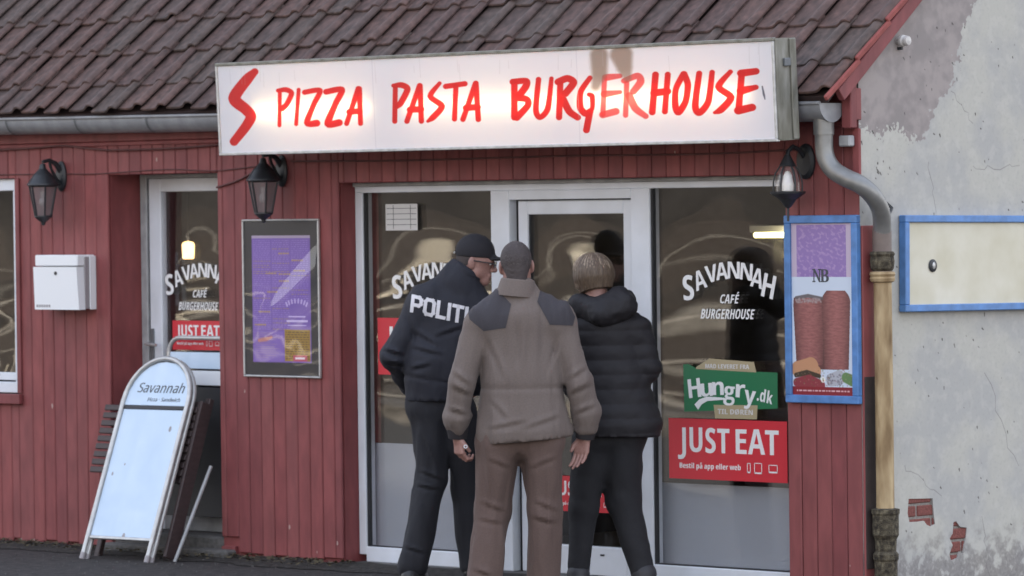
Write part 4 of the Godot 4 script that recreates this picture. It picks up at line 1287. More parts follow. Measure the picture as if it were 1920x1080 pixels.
func make_wall_things() -> void:
	lantern(Vector3(-3.695, 2.205, 0), "black six sided lantern on the red wall above the white mailbox")
	lantern(Vector3(-1.785, 2.208, 0), "black six sided lantern on the red wall above the purple menu poster")
	cage_lantern(Vector3(2.075, 2.20, 0), "black cage lantern with a white bulb above the kebab poster")
	# mailbox
	var t := thing("mailbox", "white wall mailbox with a grey side on the red boards", "mailbox", Vector3(-3.80, 1.418, 0.0))
	block("body", t, M.mail_grey, 0.004, 0.396, 0.004, 0.31, 0.001, 0.085, 0.004)
	block("side_cheek", t, M.mail_white, 0.396, 0.402, 0.0, 0.315, 0.001, 0.05, 0.002)
	var dm := MB.new()
	dm.poly([Vector3(0.0, 0.0, 0.136), Vector3(0.40, 0.0, 0.136), Vector3(0.388, 0.252, 0.142), Vector3(-0.004, 0.252, 0.142)], Vector3(0.2, 0.1, 0))
	dm.poly([Vector3(0.0, 0.0, 0.086), Vector3(0.40, 0.0, 0.086), Vector3(0.388, 0.252, 0.086), Vector3(-0.004, 0.252, 0.086)], Vector3(0.2, 0.1, 0.12))
	dm.poly([Vector3(0.40, 0.0, 0.136), Vector3(0.40, 0.0, 0.086), Vector3(0.388, 0.252, 0.086), Vector3(0.388, 0.252, 0.142)], Vector3(0.2, 0.1, 0.1))
	dm.poly([Vector3(0.0, 0.0, 0.136), Vector3(0.0, 0.0, 0.086), Vector3(-0.004, 0.252, 0.086), Vector3(-0.004, 0.252, 0.142)], Vector3(0.2, 0.1, 0.1))
	dm.poly([Vector3(0.0, 0.0, 0.136), Vector3(0.0, 0.0, 0.086), Vector3(0.40, 0.0, 0.086), Vector3(0.40, 0.0, 0.136)], Vector3(0.2, 0.1, 0.1))
	dm.poly([Vector3(-0.004, 0.252, 0.142), Vector3(-0.004, 0.252, 0.086), Vector3(0.388, 0.252, 0.086), Vector3(0.388, 0.252, 0.142)], Vector3(0.2, 0.1, 0.1))
	put("door", dm, M.mail_white, t)
	block("lid", t, M.mail_white, 0.006, 0.392, 0.257, 0.322, 0.001, 0.138, 0.006)
	var lk := MB.new()
	lk.lathe([[0.0, 0.0], [0.011, 0.0], [0.011, 0.006], [0.0, 0.007]], 12, Transform3D(Basis(Vector3.RIGHT, PI / 2), Vector3(0.2, 0.215, 0.139)))
	put("lock", lk, M.black_metal, t)
	for k in 6: block("name_mark", t, M.mail_grey, 0.016 + k * 0.022, 0.032 + k * 0.022, 0.014, 0.029, 0.1362, 0.1372, 0.0)
	# menu poster
	t = thing("menu_poster", "framed purple and yellow menu poster behind plastic on the red wall", "poster", Vector3(-2.112, 1.045, 0.002))
	frame_board(t, 0.632, 0.893, 0.011, 0.02, M.alu, menu_print(), 0.010)
	var film := MB.new()   # loose clear plastic over the print
	var fn := noise(151, 1.0, 3)
	var rows := []
	for r in 41:
		var row := []
		for c in 31:
			var x := 0.014 + 0.604 * c / 30.0
			var y := 0.014 + 0.865 * r / 40.0
			row.append(Vector3(x, y, 0.0140 + 0.017 * smoothstep(0.10, 0.5, x) * exp(-pow((y - 0.22 - 0.64 * x) / (0.04 + 0.07 * x), 2.0)) + 0.0010 * fn.get_noise_2d(x * 1.2 + y * 0.8, y * 1.2 - x * 0.8)))
		rows.append(row)
	film.grid(rows)
	put("plastic_cover", film, M.glass, t)
	# kebab poster in its blue frame
	t = thing("kebab_poster", "tall blue framed poster of two kebab spits beside the shop window", "poster", Vector3(1.944, 0.985, 0.002))
	frame_board(t, 0.478, 0.944, 0.040, 0.034, M.blue, kebab_print(), 0.014)
	words("monogram", t, "N", M.ink, Vector3(0.205, 0.640, 0.0206), 0.066, 0.058, true, false, true)
	words("monogram", t, "B", M.ink, Vector3(0.256, 0.640, 0.0206), 0.066, 0.058, true, false, true)
	# empty notice board on the gable
	t = thing("notice_board", "empty cream notice board in a blue frame on the grey gable", "notice board", Vector3(CORNER + 0.002, 1.437, -0.298))
	t.rotation.y = PI / 2
	t.rotation.x = 0.0
	frame_board(t, 1.25, 0.487, 0.036, 0.045, M.blue, M.cream, 0.018)
	var kn := MB.new()
	kn.ball(Vector3(0.235, 0.232, 0.031), Vector3(0.033, 0.033, 0.008), 10)
	put("lock_rose", kn, M.black_metal, t)
	var kc := MB.new()
	kc.ball(Vector3(0.235, 0.232, 0.037), Vector3(0.012, 0.018, 0.005), 8)
	put("keyhole", kc, M.alu, t)
	t.rotation.z = -0.012
	# small porcelain knob near the verge
	t = thing("insulator", "small white porcelain insulator on the gable below the roof edge", "insulator", Vector3(CORNER, 2.80, -0.315))
	var im := MB.new()
	im.lathe([[0.018, 0.0], [0.018, 0.02], [0.030, 0.026], [0.030, 0.040], [0.018, 0.048], [0.026, 0.056], [0.022, 0.070], [0.0, 0.073]], 14, Transform3D(Basis(Vector3(0, 0, 1), -PI / 2), Vector3.ZERO))
	put("knob", im, mat("porcelain", Color(0.50, 0.48, 0.46), 0.35), t)
	block("pin", t, M.black_metal, 0.0, 0.03, -0.045, -0.03, -0.006, 0.006, 0.002)
	# cables
	var sag := func(pts: Array, called: String, label: String, r: float):
		var m := MB.new()
		var cur := Curve3D.new()
		for k in pts.size():
			var tn: Vector3 = (pts[mini(k + 1, pts.size() - 1)] - pts[maxi(k - 1, 0)]) / 6.0
			cur.add_point(pts[k], -tn, tn)
		var path := []
		for k in 61: path.append(cur.sample_baked(cur.get_baked_length() * k / 60.0, true))
		m.tube(path, r, 6)
		lone(called, m, M.cable, label, "cable")
	sag.call([Vector3(-4.9, 2.365, 0.02), Vector3(-4.0, 2.375, 0.02), Vector3(-3.65, 2.385, 0.02), Vector3(-3.3, 2.355, 0.022), Vector3(-2.8, 2.352, 0.022), Vector3(-2.4, 2.362, 0.022), Vector3(-1.95, 2.385, 0.022)], "cable", "dark red cable slung under the gutter left of the sign", 0.006)
	sag.call([Vector3(-4.9, 2.225, 0.006), Vector3(-3.75, 2.22, 0.006), Vector3(-3.4, 2.215, 0.006), Vector3(-2.75, 2.232, 0.006), Vector3(-2.35, 2.218, 0.008), Vector3(-1.9, 2.245, 0.008)], "cable", "thin red cable along the boards just above the side door", 0.0035)
	sag.call([Vector3(-2.33, 2.122, 0.008), Vector3(-2.15, 2.16, 0.010), Vector3(-1.98, 2.215, 0.010), Vector3(-1.80, 2.24, 0.010)], "cable", "short cable rising from the door frame to the middle lantern", 0.006)
	sag.call([Vector3(-1.7, 2.262, 0.012), Vector3(-0.8, 2.252, 0.012), Vector3(0.4, 2.256, 0.012), Vector3(1.4, 2.25, 0.012), Vector3(2.02, 2.262, 0.012)], "cable", "dark cable along the boards under the light box sign", 0.006)

# ------------------------------------------------------------------ print and paper on the glass
func arched(t: Node3D, scale := 1.0) -> void:
	# white lettering on an arch; the origin is the middle of the name
	var s := "SAVANNAH"
	var big := [1.45, 1.12, 1.0, 1.0, 1.0, 1.0, 1.12, 1.4]
	var xs := [-0.276, -0.196, -0.116, -0.045, 0.036, 0.123, 0.197, 0.272]
	var ys := [-0.062, -0.022, 0.012, 0.024, 0.030, 0.022, -0.012, -0.052]
	var tilt := [0.10, 0.30, 0.20, 0.10, -0.02, -0.10, -0.22, -0.24]
	for k in 8:
		var o := words("letter", t, s[k], M.sticker_white, Vector3(xs[k], ys[k], 0) * scale, 0.086 * big[k] * scale, 0.082 * scale * (0.9 if k == 0 else 1.0))
		o.transform.basis = Basis(Vector3(0, 0, 1), tilt[k]) * o.transform.basis
	words("lower_line", t, "CAFÉ", M.sticker_white, Vector3(0.005, -0.118, 0) * scale, 0.045 * scale, 0.125 * scale, true, true)
	words("lower_line", t, "BURGERHOUSE", M.sticker_white, Vector3(-0.01, -0.196, 0) * scale, 0.050 * scale, 0.36 * scale, true, true)

func order_sticker(x0: float, y0: float, z: float, w: float, label: String) -> void:
	var h := w * 0.388
	var t := thing("order_sticker", label, "sticker", Vector3(x0, y0, z), "red order online stickers")
	block("sheet", t, M.sticker_red, 0, w, 0, h, 0, 0.0012, 0.0)
	words("lettering", t, "JUST", M.sticker_white, Vector3(w * 0.31, h * 0.64, 0.0018), h * 0.40, w * 0.44)
	words("lettering", t, "EAT", M.sticker_white, Vector3(w * 0.745, h * 0.64, 0.0018), h * 0.40, w * 0.36)
	words("small_line", t, "Bestil på app eller web", M.sticker_white, Vector3(w * 0.35, h * 0.22, 0.0018), h * 0.085, w * 0.52)
	for d in [[0.665, 0.03, 0.11], [0.725, 0.065, 0.12], [0.845, 0.075, 0.09]]:
		var cx: float = w * (d[0] + d[1] / 2)
		var m := MB.new()
		var a: float = w * d[1]
		var b: float = h * d[2] * 1.5
		var e := w * 0.005
		m.bar(cx - a / 2, cx + a / 2, h * 0.22 - b / 2, h * 0.22 - b / 2 + e * 2, 0.0016, 0.0024)
		m.bar(cx - a / 2, cx + a / 2, h * 0.22 + b / 2 - e, h * 0.22 + b / 2, 0.0016, 0.0024)
		m.bar(cx - a / 2, cx - a / 2 + e, h * 0.22 - b / 2, h * 0.22 + b / 2, 0.0016, 0.0024)
		m.bar(cx + a / 2 - e, cx + a / 2, h * 0.22 - b / 2, h * 0.22 + b / 2, 0.0016, 0.0024)
		put("device_icon", m, M.sticker_white, t)

func make_window_things() -> void:
	var zg := -0.138
	order_sticker(0.995, 0.562, zg, 0.811, "large red order sticker on the right shop window below the green one")
	order_sticker(-1.174, 1.068, zg, 0.811, "large red order sticker on the left shop window behind the officer")
	order_sticker(0.075, 0.357, -0.178, 0.488, "small red order sticker low on the glass door")
	order_sticker(-3.026, 1.178, -0.262, 0.44, "red order sticker on the side door behind the signs")
	var t := thing("window_lettering", "white arched lettering on the right shop window", "lettering", Vector3(1.42, 1.618, zg), "white arched shop names on the glass")
	arched(t)
	t = thing("window_lettering", "white arched lettering on the left shop window behind the officer", "lettering", Vector3(-0.74, 1.615, zg), "white arched shop names on the glass")
	arched(t)
	t = thing("window_lettering", "white arched lettering on the glass of the side door", "lettering", Vector3(-2.79, 1.615, -0.262), "white arched shop names on the glass")
	arched(t, 0.93)
	# green sticker with torn paper tabs
	t = thing("food_sticker", "green sticker with white lettering and tan paper tabs on the right window", "sticker", Vector3(1.105, 0.90, zg))
	var g := MB.new()
	g.poly([Vector3(0, 0.012, 0.001), Vector3(0.64, 0.042, 0.001), Vector3(0.642, 0.226, 0.001), Vector3(0.10, 0.234, 0.001), Vector3(0.03, 0.262, 0.001), Vector3(-0.004, 0.258, 0.001)], Vector3(0.3, 0.1, -1))
	put("sheet", g, M.sticker_green, t)
	for k in [[[0.085, 0.236], [0.50, 0.225], [0.485, 0.278], [0.18, 0.292], [0.085, 0.245]], [[0.215, -0.018], [0.50, -0.016], [0.506, 0.056], [0.205, 0.052]]]:
		var m := MB.new()
		m.poly(k.map(func(q): return Vector3(q[0], q[1], 0.0022)), Vector3(0.3, 0.1, -1))
		put("paper_tab", m, M.sticker_tan, t)
	words("tab_line", t, "MAD LEVERET FRA", M.paper, Vector3(0.30, 0.252, 0.003), 0.022, 0.30, true)
	words("tab_line", t, "TIL DØREN", M.paper, Vector3(0.355, 0.018, 0.003), 0.026, 0.24, true)
	var base := [0.118, 0.138, 0.146, 0.144, 0.136, 0.126]
	var x := 0.07
	for k in 6:
		var wd: float = [0.085, 0.08, 0.078, 0.078, 0.062, 0.078][k]
		var o := words("letter", t, "Hungry"[k], M.sticker_white, Vector3(x + wd / 2 - 0.04, base[k] - (0.02 if k in [3, 5] else 0.0) + (0.016 if k == 0 else 0.0), 0.0026), 0.098 if k == 0 else 0.088, wd)
		o.transform.basis = Basis(Vector3(0, 0, 1), [0.12, 0.08, 0.03, -0.04, -0.08, -0.12][k]) * o.transform.basis
		x += wd + 0.001
	var dk := words("letter", t, ".dk", M.sticker_white, Vector3(0.555, 0.102, 0.0026), 0.062, 0.105)
	dk.transform.basis = Basis(Vector3(0, 0, 1), -0.18) * dk.transform.basis
	var sw := MB.new()
	sw.tube([Vector3(0.085, 0.038, 0.002), Vector3(0.115, 0.066, 0.002), Vector3(0.16, 0.082, 0.002), Vector3(0.22, 0.084, 0.002), Vector3(0.285, 0.085, 0.002)], [0.019, 0.016, 0.012, 0.009, 0.005], 10)
	var so := put("swoosh", sw, M.sticker_white, t)
	so.transform = Transform3D(Basis(Vector3.RIGHT, Vector3.UP, Vector3(0, 0, 0.05)), Vector3(0, 0, 0.002))
	# sheet of opening hours
	t = thing("hours_sheet", "white printed sheet with ruled lines high in the left window", "sheet", Vector3(-1.10, 1.868, zg))
	block("sheet", t, M.paper, 0, 0.25, 0, 0.146, 0, 0.001, 0.0)
	for k in 4: block("ruled_line", t, M.ink, 0.01, 0.24, 0.03 + k * 0.03, 0.033 + k * 0.03, 0.001, 0.0018, 0.0)
	for k in [0.06, 0.195]: block("ruled_line", t, M.ink, k, k + 0.003, 0.008, 0.14, 0.0018, 0.0024, 0.0)
	# lamps inside
	t = thing("tube_lamp", "lit yellowish tube lamp inside behind the right shop window", "lamp", Vector3(-0.44, 1.79, -2.5))
	block("housing", t, M.mail_white, -0.02, 0.62, 0.035, 0.075, -0.03, 0.03, 0.004)
	var tm := MB.new()
	tm.tube([Vector3(0, 0.018, 0), Vector3(0.6, 0.018, 0)], 0.016, 12)
	put("tube", tm, mat("lamp_glow", Color(0.9, 0.88, 0.7), 0.4, {"glow": Color(1.0, 0.95, 0.62), "power": 1.6}), t)
	var li := OmniLight3D.new()
	li.name = "tube_light"
	t.add_child(li)
	li.position = Vector3(0.3, -0.03, 0.05); li.light_energy = 0.03; li.light_color = Color(1, 0.93, 0.7); li.light_size = 0.1; li.omni_range = 8.0; li.omni_attenuation = 2.0; li.shadow_enabled = true
	t = thing("pendant_lamp", "small lit cream pendant lamp inside behind the side door", "lamp", Vector3(-4.26, 1.69, -1.5))
	var sh := MB.new()
	sh.lathe([[0.03, 0.0], [0.036, 0.004], [0.04, 0.09], [0.03, 0.105], [0.008, 0.11]], 16)
	put("lamp_shade", sh, mat("shade_glow", Color(0.9, 0.8, 0.6), 0.5, {"glow": Color(1.0, 0.82, 0.55), "power": 1.3}), t)
	block("cord", t, M.black_plastic, -0.003, 0.003, 0.11, 0.77, -0.003, 0.003, 0.0)
	li = OmniLight3D.new()
	li.name = "pendant_light"
	t.add_child(li)
	li.position = Vector3(0, 0.05, 0); li.light_energy = 0.012; li.light_color = Color(1, 0.85, 0.6); li.light_size = 0.04; li.omni_range = 6.0; li.omni_attenuation = 2.0; li.shadow_enabled = true

# ------------------------------------------------------------------ signs and furniture in the side doorway
func make_doorway_things() -> void:
	# folded pavement sign leaning into the doorway; its own axes: x along it, y up its length, z off its face
	var t := thing("pavement_sign", "white arched pavement sign in a silver tube frame leaning in the doorway", "sign", Vector3(-2.70, 0.0, 0.50), "pavement signs by the side door", 0.06)
	t.rotation.x = -0.375
	var W := 0.262
	var top := 1.225
	for f in 2:
		var z := -0.036 * f
		var path := [Vector3(-W, 0.02, z), Vector3(-W, 0.4, z), Vector3(-W, top - W, z)]
		for k in range(1, 20):
			var a := PI - PI * k / 20.0
			path.append(Vector3(cos(a) * W, top - W + sin(a) * W, z))
		path.append_array([Vector3(W, top - W, z), Vector3(W, 0.4, z), Vector3(W, 0.02, z)])
		var m := MB.new()
		m.tube(path, 0.0145, 12)
		put("tube_frame", m, M.alu, t)
		for x in [-W, W]:
			var ft := MB.new()
			ft.tube([Vector3(x, 0.0, z), Vector3(x, 0.04, z)], 0.0165, 10)
			put("rubber_foot", ft, M.mail_grey, t)
	var bw := W - 0.014
	block("board", t, M.board_white, -bw, bw, 0.145, 0.915, -0.02, -0.004, 0.003)
	var hd := [Vector3(-bw, 0.94, -0.004), Vector3(bw, 0.94, -0.004)]
	for k in 13:
		var a := PI * k / 12.0
		hd.append(Vector3(cos(a) * bw, top - W + sin(a) * (W - 0.02), -0.004))
	var hm := MB.new()
	hm.poly(hd, Vector3(0, 1.0, -1))
	hm.poly(hd.map(func(q): return Vector3(q.x, q.y, -0.02)), Vector3(0, 1.0, 1))
	put("head_board", hm, M.board_white, t)
	block("cross_bar", t, M.black_plastic, -bw, bw, 0.915, 0.937, -0.02, 0.0, 0.002)
	block("bottom_bar", t, M.alu, -bw, bw, 0.128, 0.145, -0.022, 0.002, 0.003)
	words("lettering", t, "Savannah", M.ink, Vector3(0.02, 1.045, -0.0032), 0.058, 0.37, false, true)
	words("lettering", t, "Pizza · Sandwich", M.ink, Vector3(0.06, 0.975, -0.0032), 0.022, 0.26, false, true)
	for p in [[0.17, 0.80, 0.018], [-0.20, 0.52, 0.012], [-0.12, 0.58, 0.008], [0.02, 0.15, 0.02]]:
		var m := MB.new()
		m.ball(Vector3(p[0], p[1], -0.0038), Vector3(p[2] * 0.6, p[2], 0.0006), 6)
		put("scuff", m, M.mail_grey, t)
	# second sign standing further in
	t = thing("pavement_sign", "white pavement sign with a square tube handle behind the arched one", "sign", Vector3(-2.68, 0.12, -0.10), "pavement signs by the side door")
	t.rotation.x = -0.08
	var w2 := 0.295
	var t2 := 1.135
	var path := [Vector3(-w2, 0.0, 0), Vector3(-w2, t2 - 0.09, 0)]
	for k in range(1, 7):
		var a := PI - PI / 2 * k / 6.0
		path.append(Vector3(-w2 + 0.09 + cos(a) * 0.09, t2 - 0.09 + sin(a) * 0.09, 0))
	for k in range(0, 7):
		var a := PI / 2 - PI / 2 * k / 6.0
		path.append(Vector3(w2 - 0.09 + cos(a) * 0.09, t2 - 0.09 + sin(a) * 0.09, 0))
	path.append(Vector3(w2, 0.0, 0))
	var m := MB.new()
	m.tube(path, 0.013, 12)
	put("tube_frame", m, M.alu, t)
	block("board", t, M.board_white, -w2 + 0.018, w2 - 0.016, 0.955, 1.052, -0.01, 0.006, 0.003)
	block("board", t, M.mail_white, -w2 + 0.018, w2 - 0.016, 0.86, 0.945, -0.01, 0.002, 0.003)
	block("back_board", t, M.black_plastic, -w2 + 0.018, w2 - 0.016, 0.10, 0.85, -0.012, -0.004, 0.003)
	# folded slatted wooden table leaning between the two
	t = thing("folding_table", "folded dark wooden slatted table leaning behind the white pavement sign", "table", Vector3(-2.86, 0.0, 0.36), "", 0.0)
	t.rotation.x = -0.33
	for k in 9:
		block("slat", t, M.wood_dark, -0.38, 0.42, 0.50 + k * 0.047, 0.50 + k * 0.047 + 0.034, 0.0, 0.016, 0.003)
	for x in [-0.28, 0.36]:
		block("batten", t, M.wood_dark, x, x + 0.045, 0.46, 0.95, -0.03, -0.001, 0.004)
		var lg := block("leg", t, M.wood_dark, x + 0.05, x + 0.09, 0.01, 0.98, -0.075, -0.04, 0.004)
	block("end_board", t, M.wood_dark, 0.425, 0.45, 0.02, 0.95, -0.05, 0.016, 0.006)
	var rod := MB.new()
	rod.tube([Vector3(0.50, 0.005, -0.02), Vector3(0.50, 0.6, -0.12)], 0.011, 8)
	put("stay", rod, M.grey_frame, t)

# ------------------------------------------------------------------ people; own axes: x right, y up, z towards the back of the standing figure
func hand(mb: MB, W: Vector3, dir: Vector3, palm: Vector3, thumb: Vector3, curl: float) -> void:
	# W wrist, dir towards the knuckles, palm: the way the palm faces, thumb: towards the thumb's side
	dir = dir.normalized(); palm = palm.normalized(); thumb = thumb.normalized()
	var f := Field.new(W - Vector3(0.13, 0.21, 0.13), W + Vector3(0.13, 0.06, 0.13), 0.0045)
	f.cap(W - dir * 0.04, W + dir * 0.02, 0.026, 0.024, 0.015)
	for k in 4:
		var off := thumb * (0.031 - 0.0205 * k)
		f.cap(W + dir * 0.012 + off * 0.6, W + dir * 0.085 + off, 0.0145, 0.0125, 0.014)
		var p := W + dir * (0.092 - absf(k - 1) * 0.004) + off
		var ang := curl * 0.55
		var L: Array = [[0.040, 0.024, 0.019], [0.045, 0.027, 0.020], [0.041, 0.025, 0.020], [0.032, 0.019, 0.017]][k]
		for s in 3:
			var d := (dir * cos(ang) + palm * sin(ang)).normalized()
			var q: Vector3 = p + d * L[s]
			f.cap(p, q, 0.0098 - s * 0.0008, 0.009 - s * 0.0008, 0.004)
			p = q
			ang += curl * 0.75
	var tb := W + dir * 0.022 + thumb * 0.026
	var t1 := tb + (dir * 0.75 + thumb * 0.45 + palm * 0.35).normalized() * 0.042
	var t2 := t1 + (dir * 0.9 + thumb * 0.05 + palm * (0.3 + curl * 0.3)).normalized() * 0.031
	f.cap(tb, t1, 0.015, 0.012, 0.010)
	f.cap(t1, t2, 0.0115, 0.009, 0.004)
	f.into(mb)

func head_field() -> Field:
	# eye level at y = 0, the face looks along -z
	var f := Field.new(Vector3(-0.12, -0.17, -0.15), Vector3(0.12, 0.15, 0.15), 0.0055)
	f.ell(Vector3(0, 0.030, 0.012), Vector3(0.076, 0.088, 0.097), 0.02)
	f.cap(Vector3(0, -0.015, -0.028), Vector3(0, -0.083, -0.052), 0.062, 0.036, 0.03)
	f.cap(Vector3(-0.035, -0.06, -0.01), Vector3(0.035, -0.06, -0.01), 0.035, 0.035, 0.03)
	f.cap(Vector3(0, 0.004, -0.086), Vector3(0, -0.032, -0.106), 0.010, 0.014, 0.014)
	f.cap(Vector3(-0.014, -0.036, -0.094), Vector3(0.014, -0.036, -0.094), 0.009, 0.009, 0.008)
	f.cap(Vector3(-0.03, 0.018, -0.080), Vector3(0.03, 0.018, -0.080), 0.012, 0.012, 0.015)
	f.cap(Vector3(-0.019, -0.062, -0.083), Vector3(0.019, -0.062, -0.083), 0.008, 0.008, 0.008)
	f.cap(Vector3(-0.016, -0.072, -0.081), Vector3(0.016, -0.072, -0.081), 0.009, 0.009, 0.006)
	f.ell(Vector3(0, -0.104, -0.060), Vector3(0.026, 0.018, 0.022), 0.02)
	for s in [-1.0, 1.0]:
		f.ell(Vector3(s * 0.079, -0.008, 0.014), Vector3(0.010, 0.033, 0.020), 0.006, Basis(Vector3.UP, s * 0.35))
		f.ell(Vector3(s * 0.075, -0.028, 0.010), Vector3(0.008, 0.014, 0.011), 0.006)
	f.cap(Vector3(0, -0.05, 0.028), Vector3(0, -0.17, 0.05), 0.056, 0.060, 0.03)
	return f

func eyes(t: Node3D, xf: Transform3D, lip: bool) -> void:
	for s in [-1.0, 1.0]:
		var m := MB.new()
		m.ball(Vector3(s * 0.031, -0.001, -0.078), Vector3(0.0115, 0.009, 0.0115), 8, xf)
		put("eye", m, M.eye_white, t)
		var p := MB.new()
		p.ball(Vector3(s * 0.031, -0.001, -0.0885), Vector3(0.0052, 0.0052, 0.002), 6, xf)
		put("iris", p, M.ink, t)
	if lip:
		var m := MB.new()
		m.tube([xf * Vector3(-0.021, -0.067, -0.087), xf * Vector3(0, -0.066, -0.0915), xf * Vector3(0.021, -0.067, -0.087)], 0.0035, 6)
		put("lips", m, M.lip, t)

func shoe(t: Node3D, heel: Vector3, toe: Vector3, material: Material, rise: float, shaft := 0.050) -> void:
	var lo := heel.min(toe) - Vector3(0.12, 0.0, 0.12)
	var hi := heel.max(toe) + Vector3(0.12, rise + 0.10, 0.12)
	lo.y = -0.03
	var f := Field.new(lo, hi, 0.010)
	f.cap(heel + Vector3(0, 0.045, 0), heel.lerp(toe, 0.55) + Vector3(0, 0.04, 0), 0.042, 0.046, 0.02)
	f.cap(heel.lerp(toe, 0.55) + Vector3(0, 0.032, 0), toe + Vector3(0, 0.026, 0), 0.046, 0.034, 0.02)
	f.cap(heel + Vector3(0, 0.05, 0) + (toe - heel) * 0.12, heel + Vector3(0, rise, 0) + (toe - heel) * 0.15, shaft * 0.92, shaft, 0.03)
	f.cut(Vector3(0, -1, 0), -0.004)
	var m := MB.new()
	f.into(m)
	put("shoe", m, material, t)

func clip_patch(src: MB, outline: Array, lift: float) -> MB:
	# the part of a surface that faces back and lies within a convex outline (x, y), lifted off it a little
	var out := MB.new()
	for i in range(0, src.ix.size(), 3):
		var P := []
		for e in 3: P.append([src.v[src.ix[i + e]], src.n[src.ix[i + e]]])
		if (P[0][1] + P[1][1] + P[2][1]).z < -0.3: continue
		for k in outline.size():
			var a: Vector2 = outline[k]
			var b: Vector2 = outline[(k + 1) % outline.size()]
			var nr := Vector2(-(b - a).y, (b - a).x)
			var Q := []
			for q in P.size():
				var p0: Array = P[q]
				var p1: Array = P[(q + 1) % P.size()]
				var d0 := nr.dot(Vector2(p0[0].x, p0[0].y) - a)
				var d1 := nr.dot(Vector2(p1[0].x, p1[0].y) - a)
				if d0 >= 0.0: Q.append(p0)
				if (d0 >= 0.0) != (d1 >= 0.0):
					var tt := d0 / (d0 - d1)
					Q.append([p0[0].lerp(p1[0], tt), p0[1].lerp(p1[1], tt).normalized()])
			P = Q
			if P.size() < 3: break
		if P.size() < 3: continue
		var i0 := out.v.size()
		for q in P: out.vert(q[0] + q[1] * lift, q[1])
		for k in range(1, P.size() - 1): out.ix.append_array([i0, i0 + k, i0 + k + 1])
	return out

func make_people() -> void:
	var cloth := mottle("cloth", 71, 0.12, Color(0.86, 0.86, 0.86), Color(1, 1, 1), 4)
	var weave := mottle("weave", 73, 0.25, Color(0, 0, 0), Color(1, 1, 1), 3)
	mat("skin", Color(0.34, 0.195, 0.165), 0.5, {"tex": mottle("skin", 75, 0.05, Color(0.88, 0.84, 0.84), Color(1, 1, 1), 4), "tile": 6.0})
	mat("lip", Color(0.30, 0.12, 0.10), 0.5)
	mat("eye_white", Color(0.65, 0.63, 0.6), 0.3)
	mat("navy", Color(0.0145, 0.0155, 0.025), 0.8, {"tex": cloth, "tile": 4.0, "bump": weave, "height": 0.05, "rim": 0.12})
	mat("navy_trousers", Color(0.014, 0.0145, 0.020), 0.85, {"tex": cloth, "tile": 4.0, "rim": 0.2})
	mat("cap_black", Color(0.014, 0.013, 0.018), 0.85, {"tex": cloth, "tile": 6.0, "rim": 0.2})
	mat("reflective", Color(0.58, 0.57, 0.60), 0.5)
	mat("olive", Color(0.158, 0.126, 0.112), 0.85, {"tex": cloth, "tile": 3.0, "bump": weave, "height": 0.06, "rim": 0.3})
	mat("patch_dark", Color(0.050, 0.046, 0.054), 0.9, {"tex": cloth, "tile": 4.0, "rim": 0.2})
	mat("knit", Color(0.022, 0.019, 0.022), 0.95)
	mat("brown_trousers", Color(0.118, 0.078, 0.066), 0.9, {"tex": cloth, "tile": 3.0, "bump": weave, "height": 0.06, "rim": 0.3})
	mat("coat_black", Color(0.0125, 0.011, 0.0145), 0.75, {"tex": cloth, "tile": 4.0})
	mat("trousers_black", Color(0.011, 0.011, 0.014), 0.85, {"rim": 0.15})
	mat("boot", Color(0.030, 0.030, 0.035), 0.6)
	mat("grey_hair", Color(0.095, 0.080, 0.080), 0.8, {"tex": mottle("stubble", 77, 0.3, Color(0.6, 0.58, 0.58), Color(1, 1, 1), 2), "tile": 5.0})
	mat("fair_hair", Color(0.175, 0.125, 0.085), 0.55, {"tex": mottle("strands", 79, 0.05, Color(0.5, 0.47, 0.45), Color(1, 1, 1), 4), "tile": Vector3(22, 1.6, 22)})
	mat("stubble_grey", Color(0.15, 0.132, 0.13), 0.8)
	mat("fair_light", Color(0.27, 0.205, 0.145), 0.5)
	mat("fair_dark", Color(0.105, 0.072, 0.052), 0.55)
	mat("shoe_black", Color(0.016, 0.016, 0.018), 0.4)
	var turn := deg_to_rad(44.0)
	make_officer(turn)
	make_man(turn)
	make_woman(turn)

# cloth folds: shallow furrows with a soft ridge beside them, along given lines on the surface
func creases(f: Field, lines: Array, depth: float, wide: float) -> void:
	for l in lines:
		var a: Vector3 = l[0]
		var ab: Vector3 = l[1] - a
		var nrm := Vector3(-ab.y, ab.x, 0).normalized()
		var m := 4.0 * wide
		var lo := (a.min(l[1]) - Vector3(m, m, 0.12) - f.o) / f.h
		var hi := (a.max(l[1]) + Vector3(m, m, 0.12) - f.o) / f.h
		for j in range(maxi(int(lo.y), 0), mini(int(hi.y) + 1, f.ny - 1) + 1):
			for k in range(maxi(int(lo.z), 0), mini(int(hi.z) + 1, f.nz - 1) + 1):
				for i in range(maxi(int(lo.x), 0), mini(int(hi.x) + 1, f.nx - 1) + 1):
					var p := f.o + Vector3(i, j, k) * f.h
					var tt := (p - a).dot(ab) / ab.length_squared()
					if tt < 0.0 or tt > 1.0: continue
					var s := nrm.dot(p - a - ab * tt) / wide
					f.d[(j * f.nz + k) * f.nx + i] += depth * sin(PI * tt) * (0.8 * exp(-s * s) - 0.7 * exp(-(s - 1.7) * (s - 1.7)))

func limb_body(mb: MB, caps: Array, lo: Vector3, hi: Vector3) -> void:
	var f := Field.new(lo, hi, 0.02)
	for c in caps: f.cap(c[0], c[1], c[2], c[3], 0.03)
	f.into(mb)

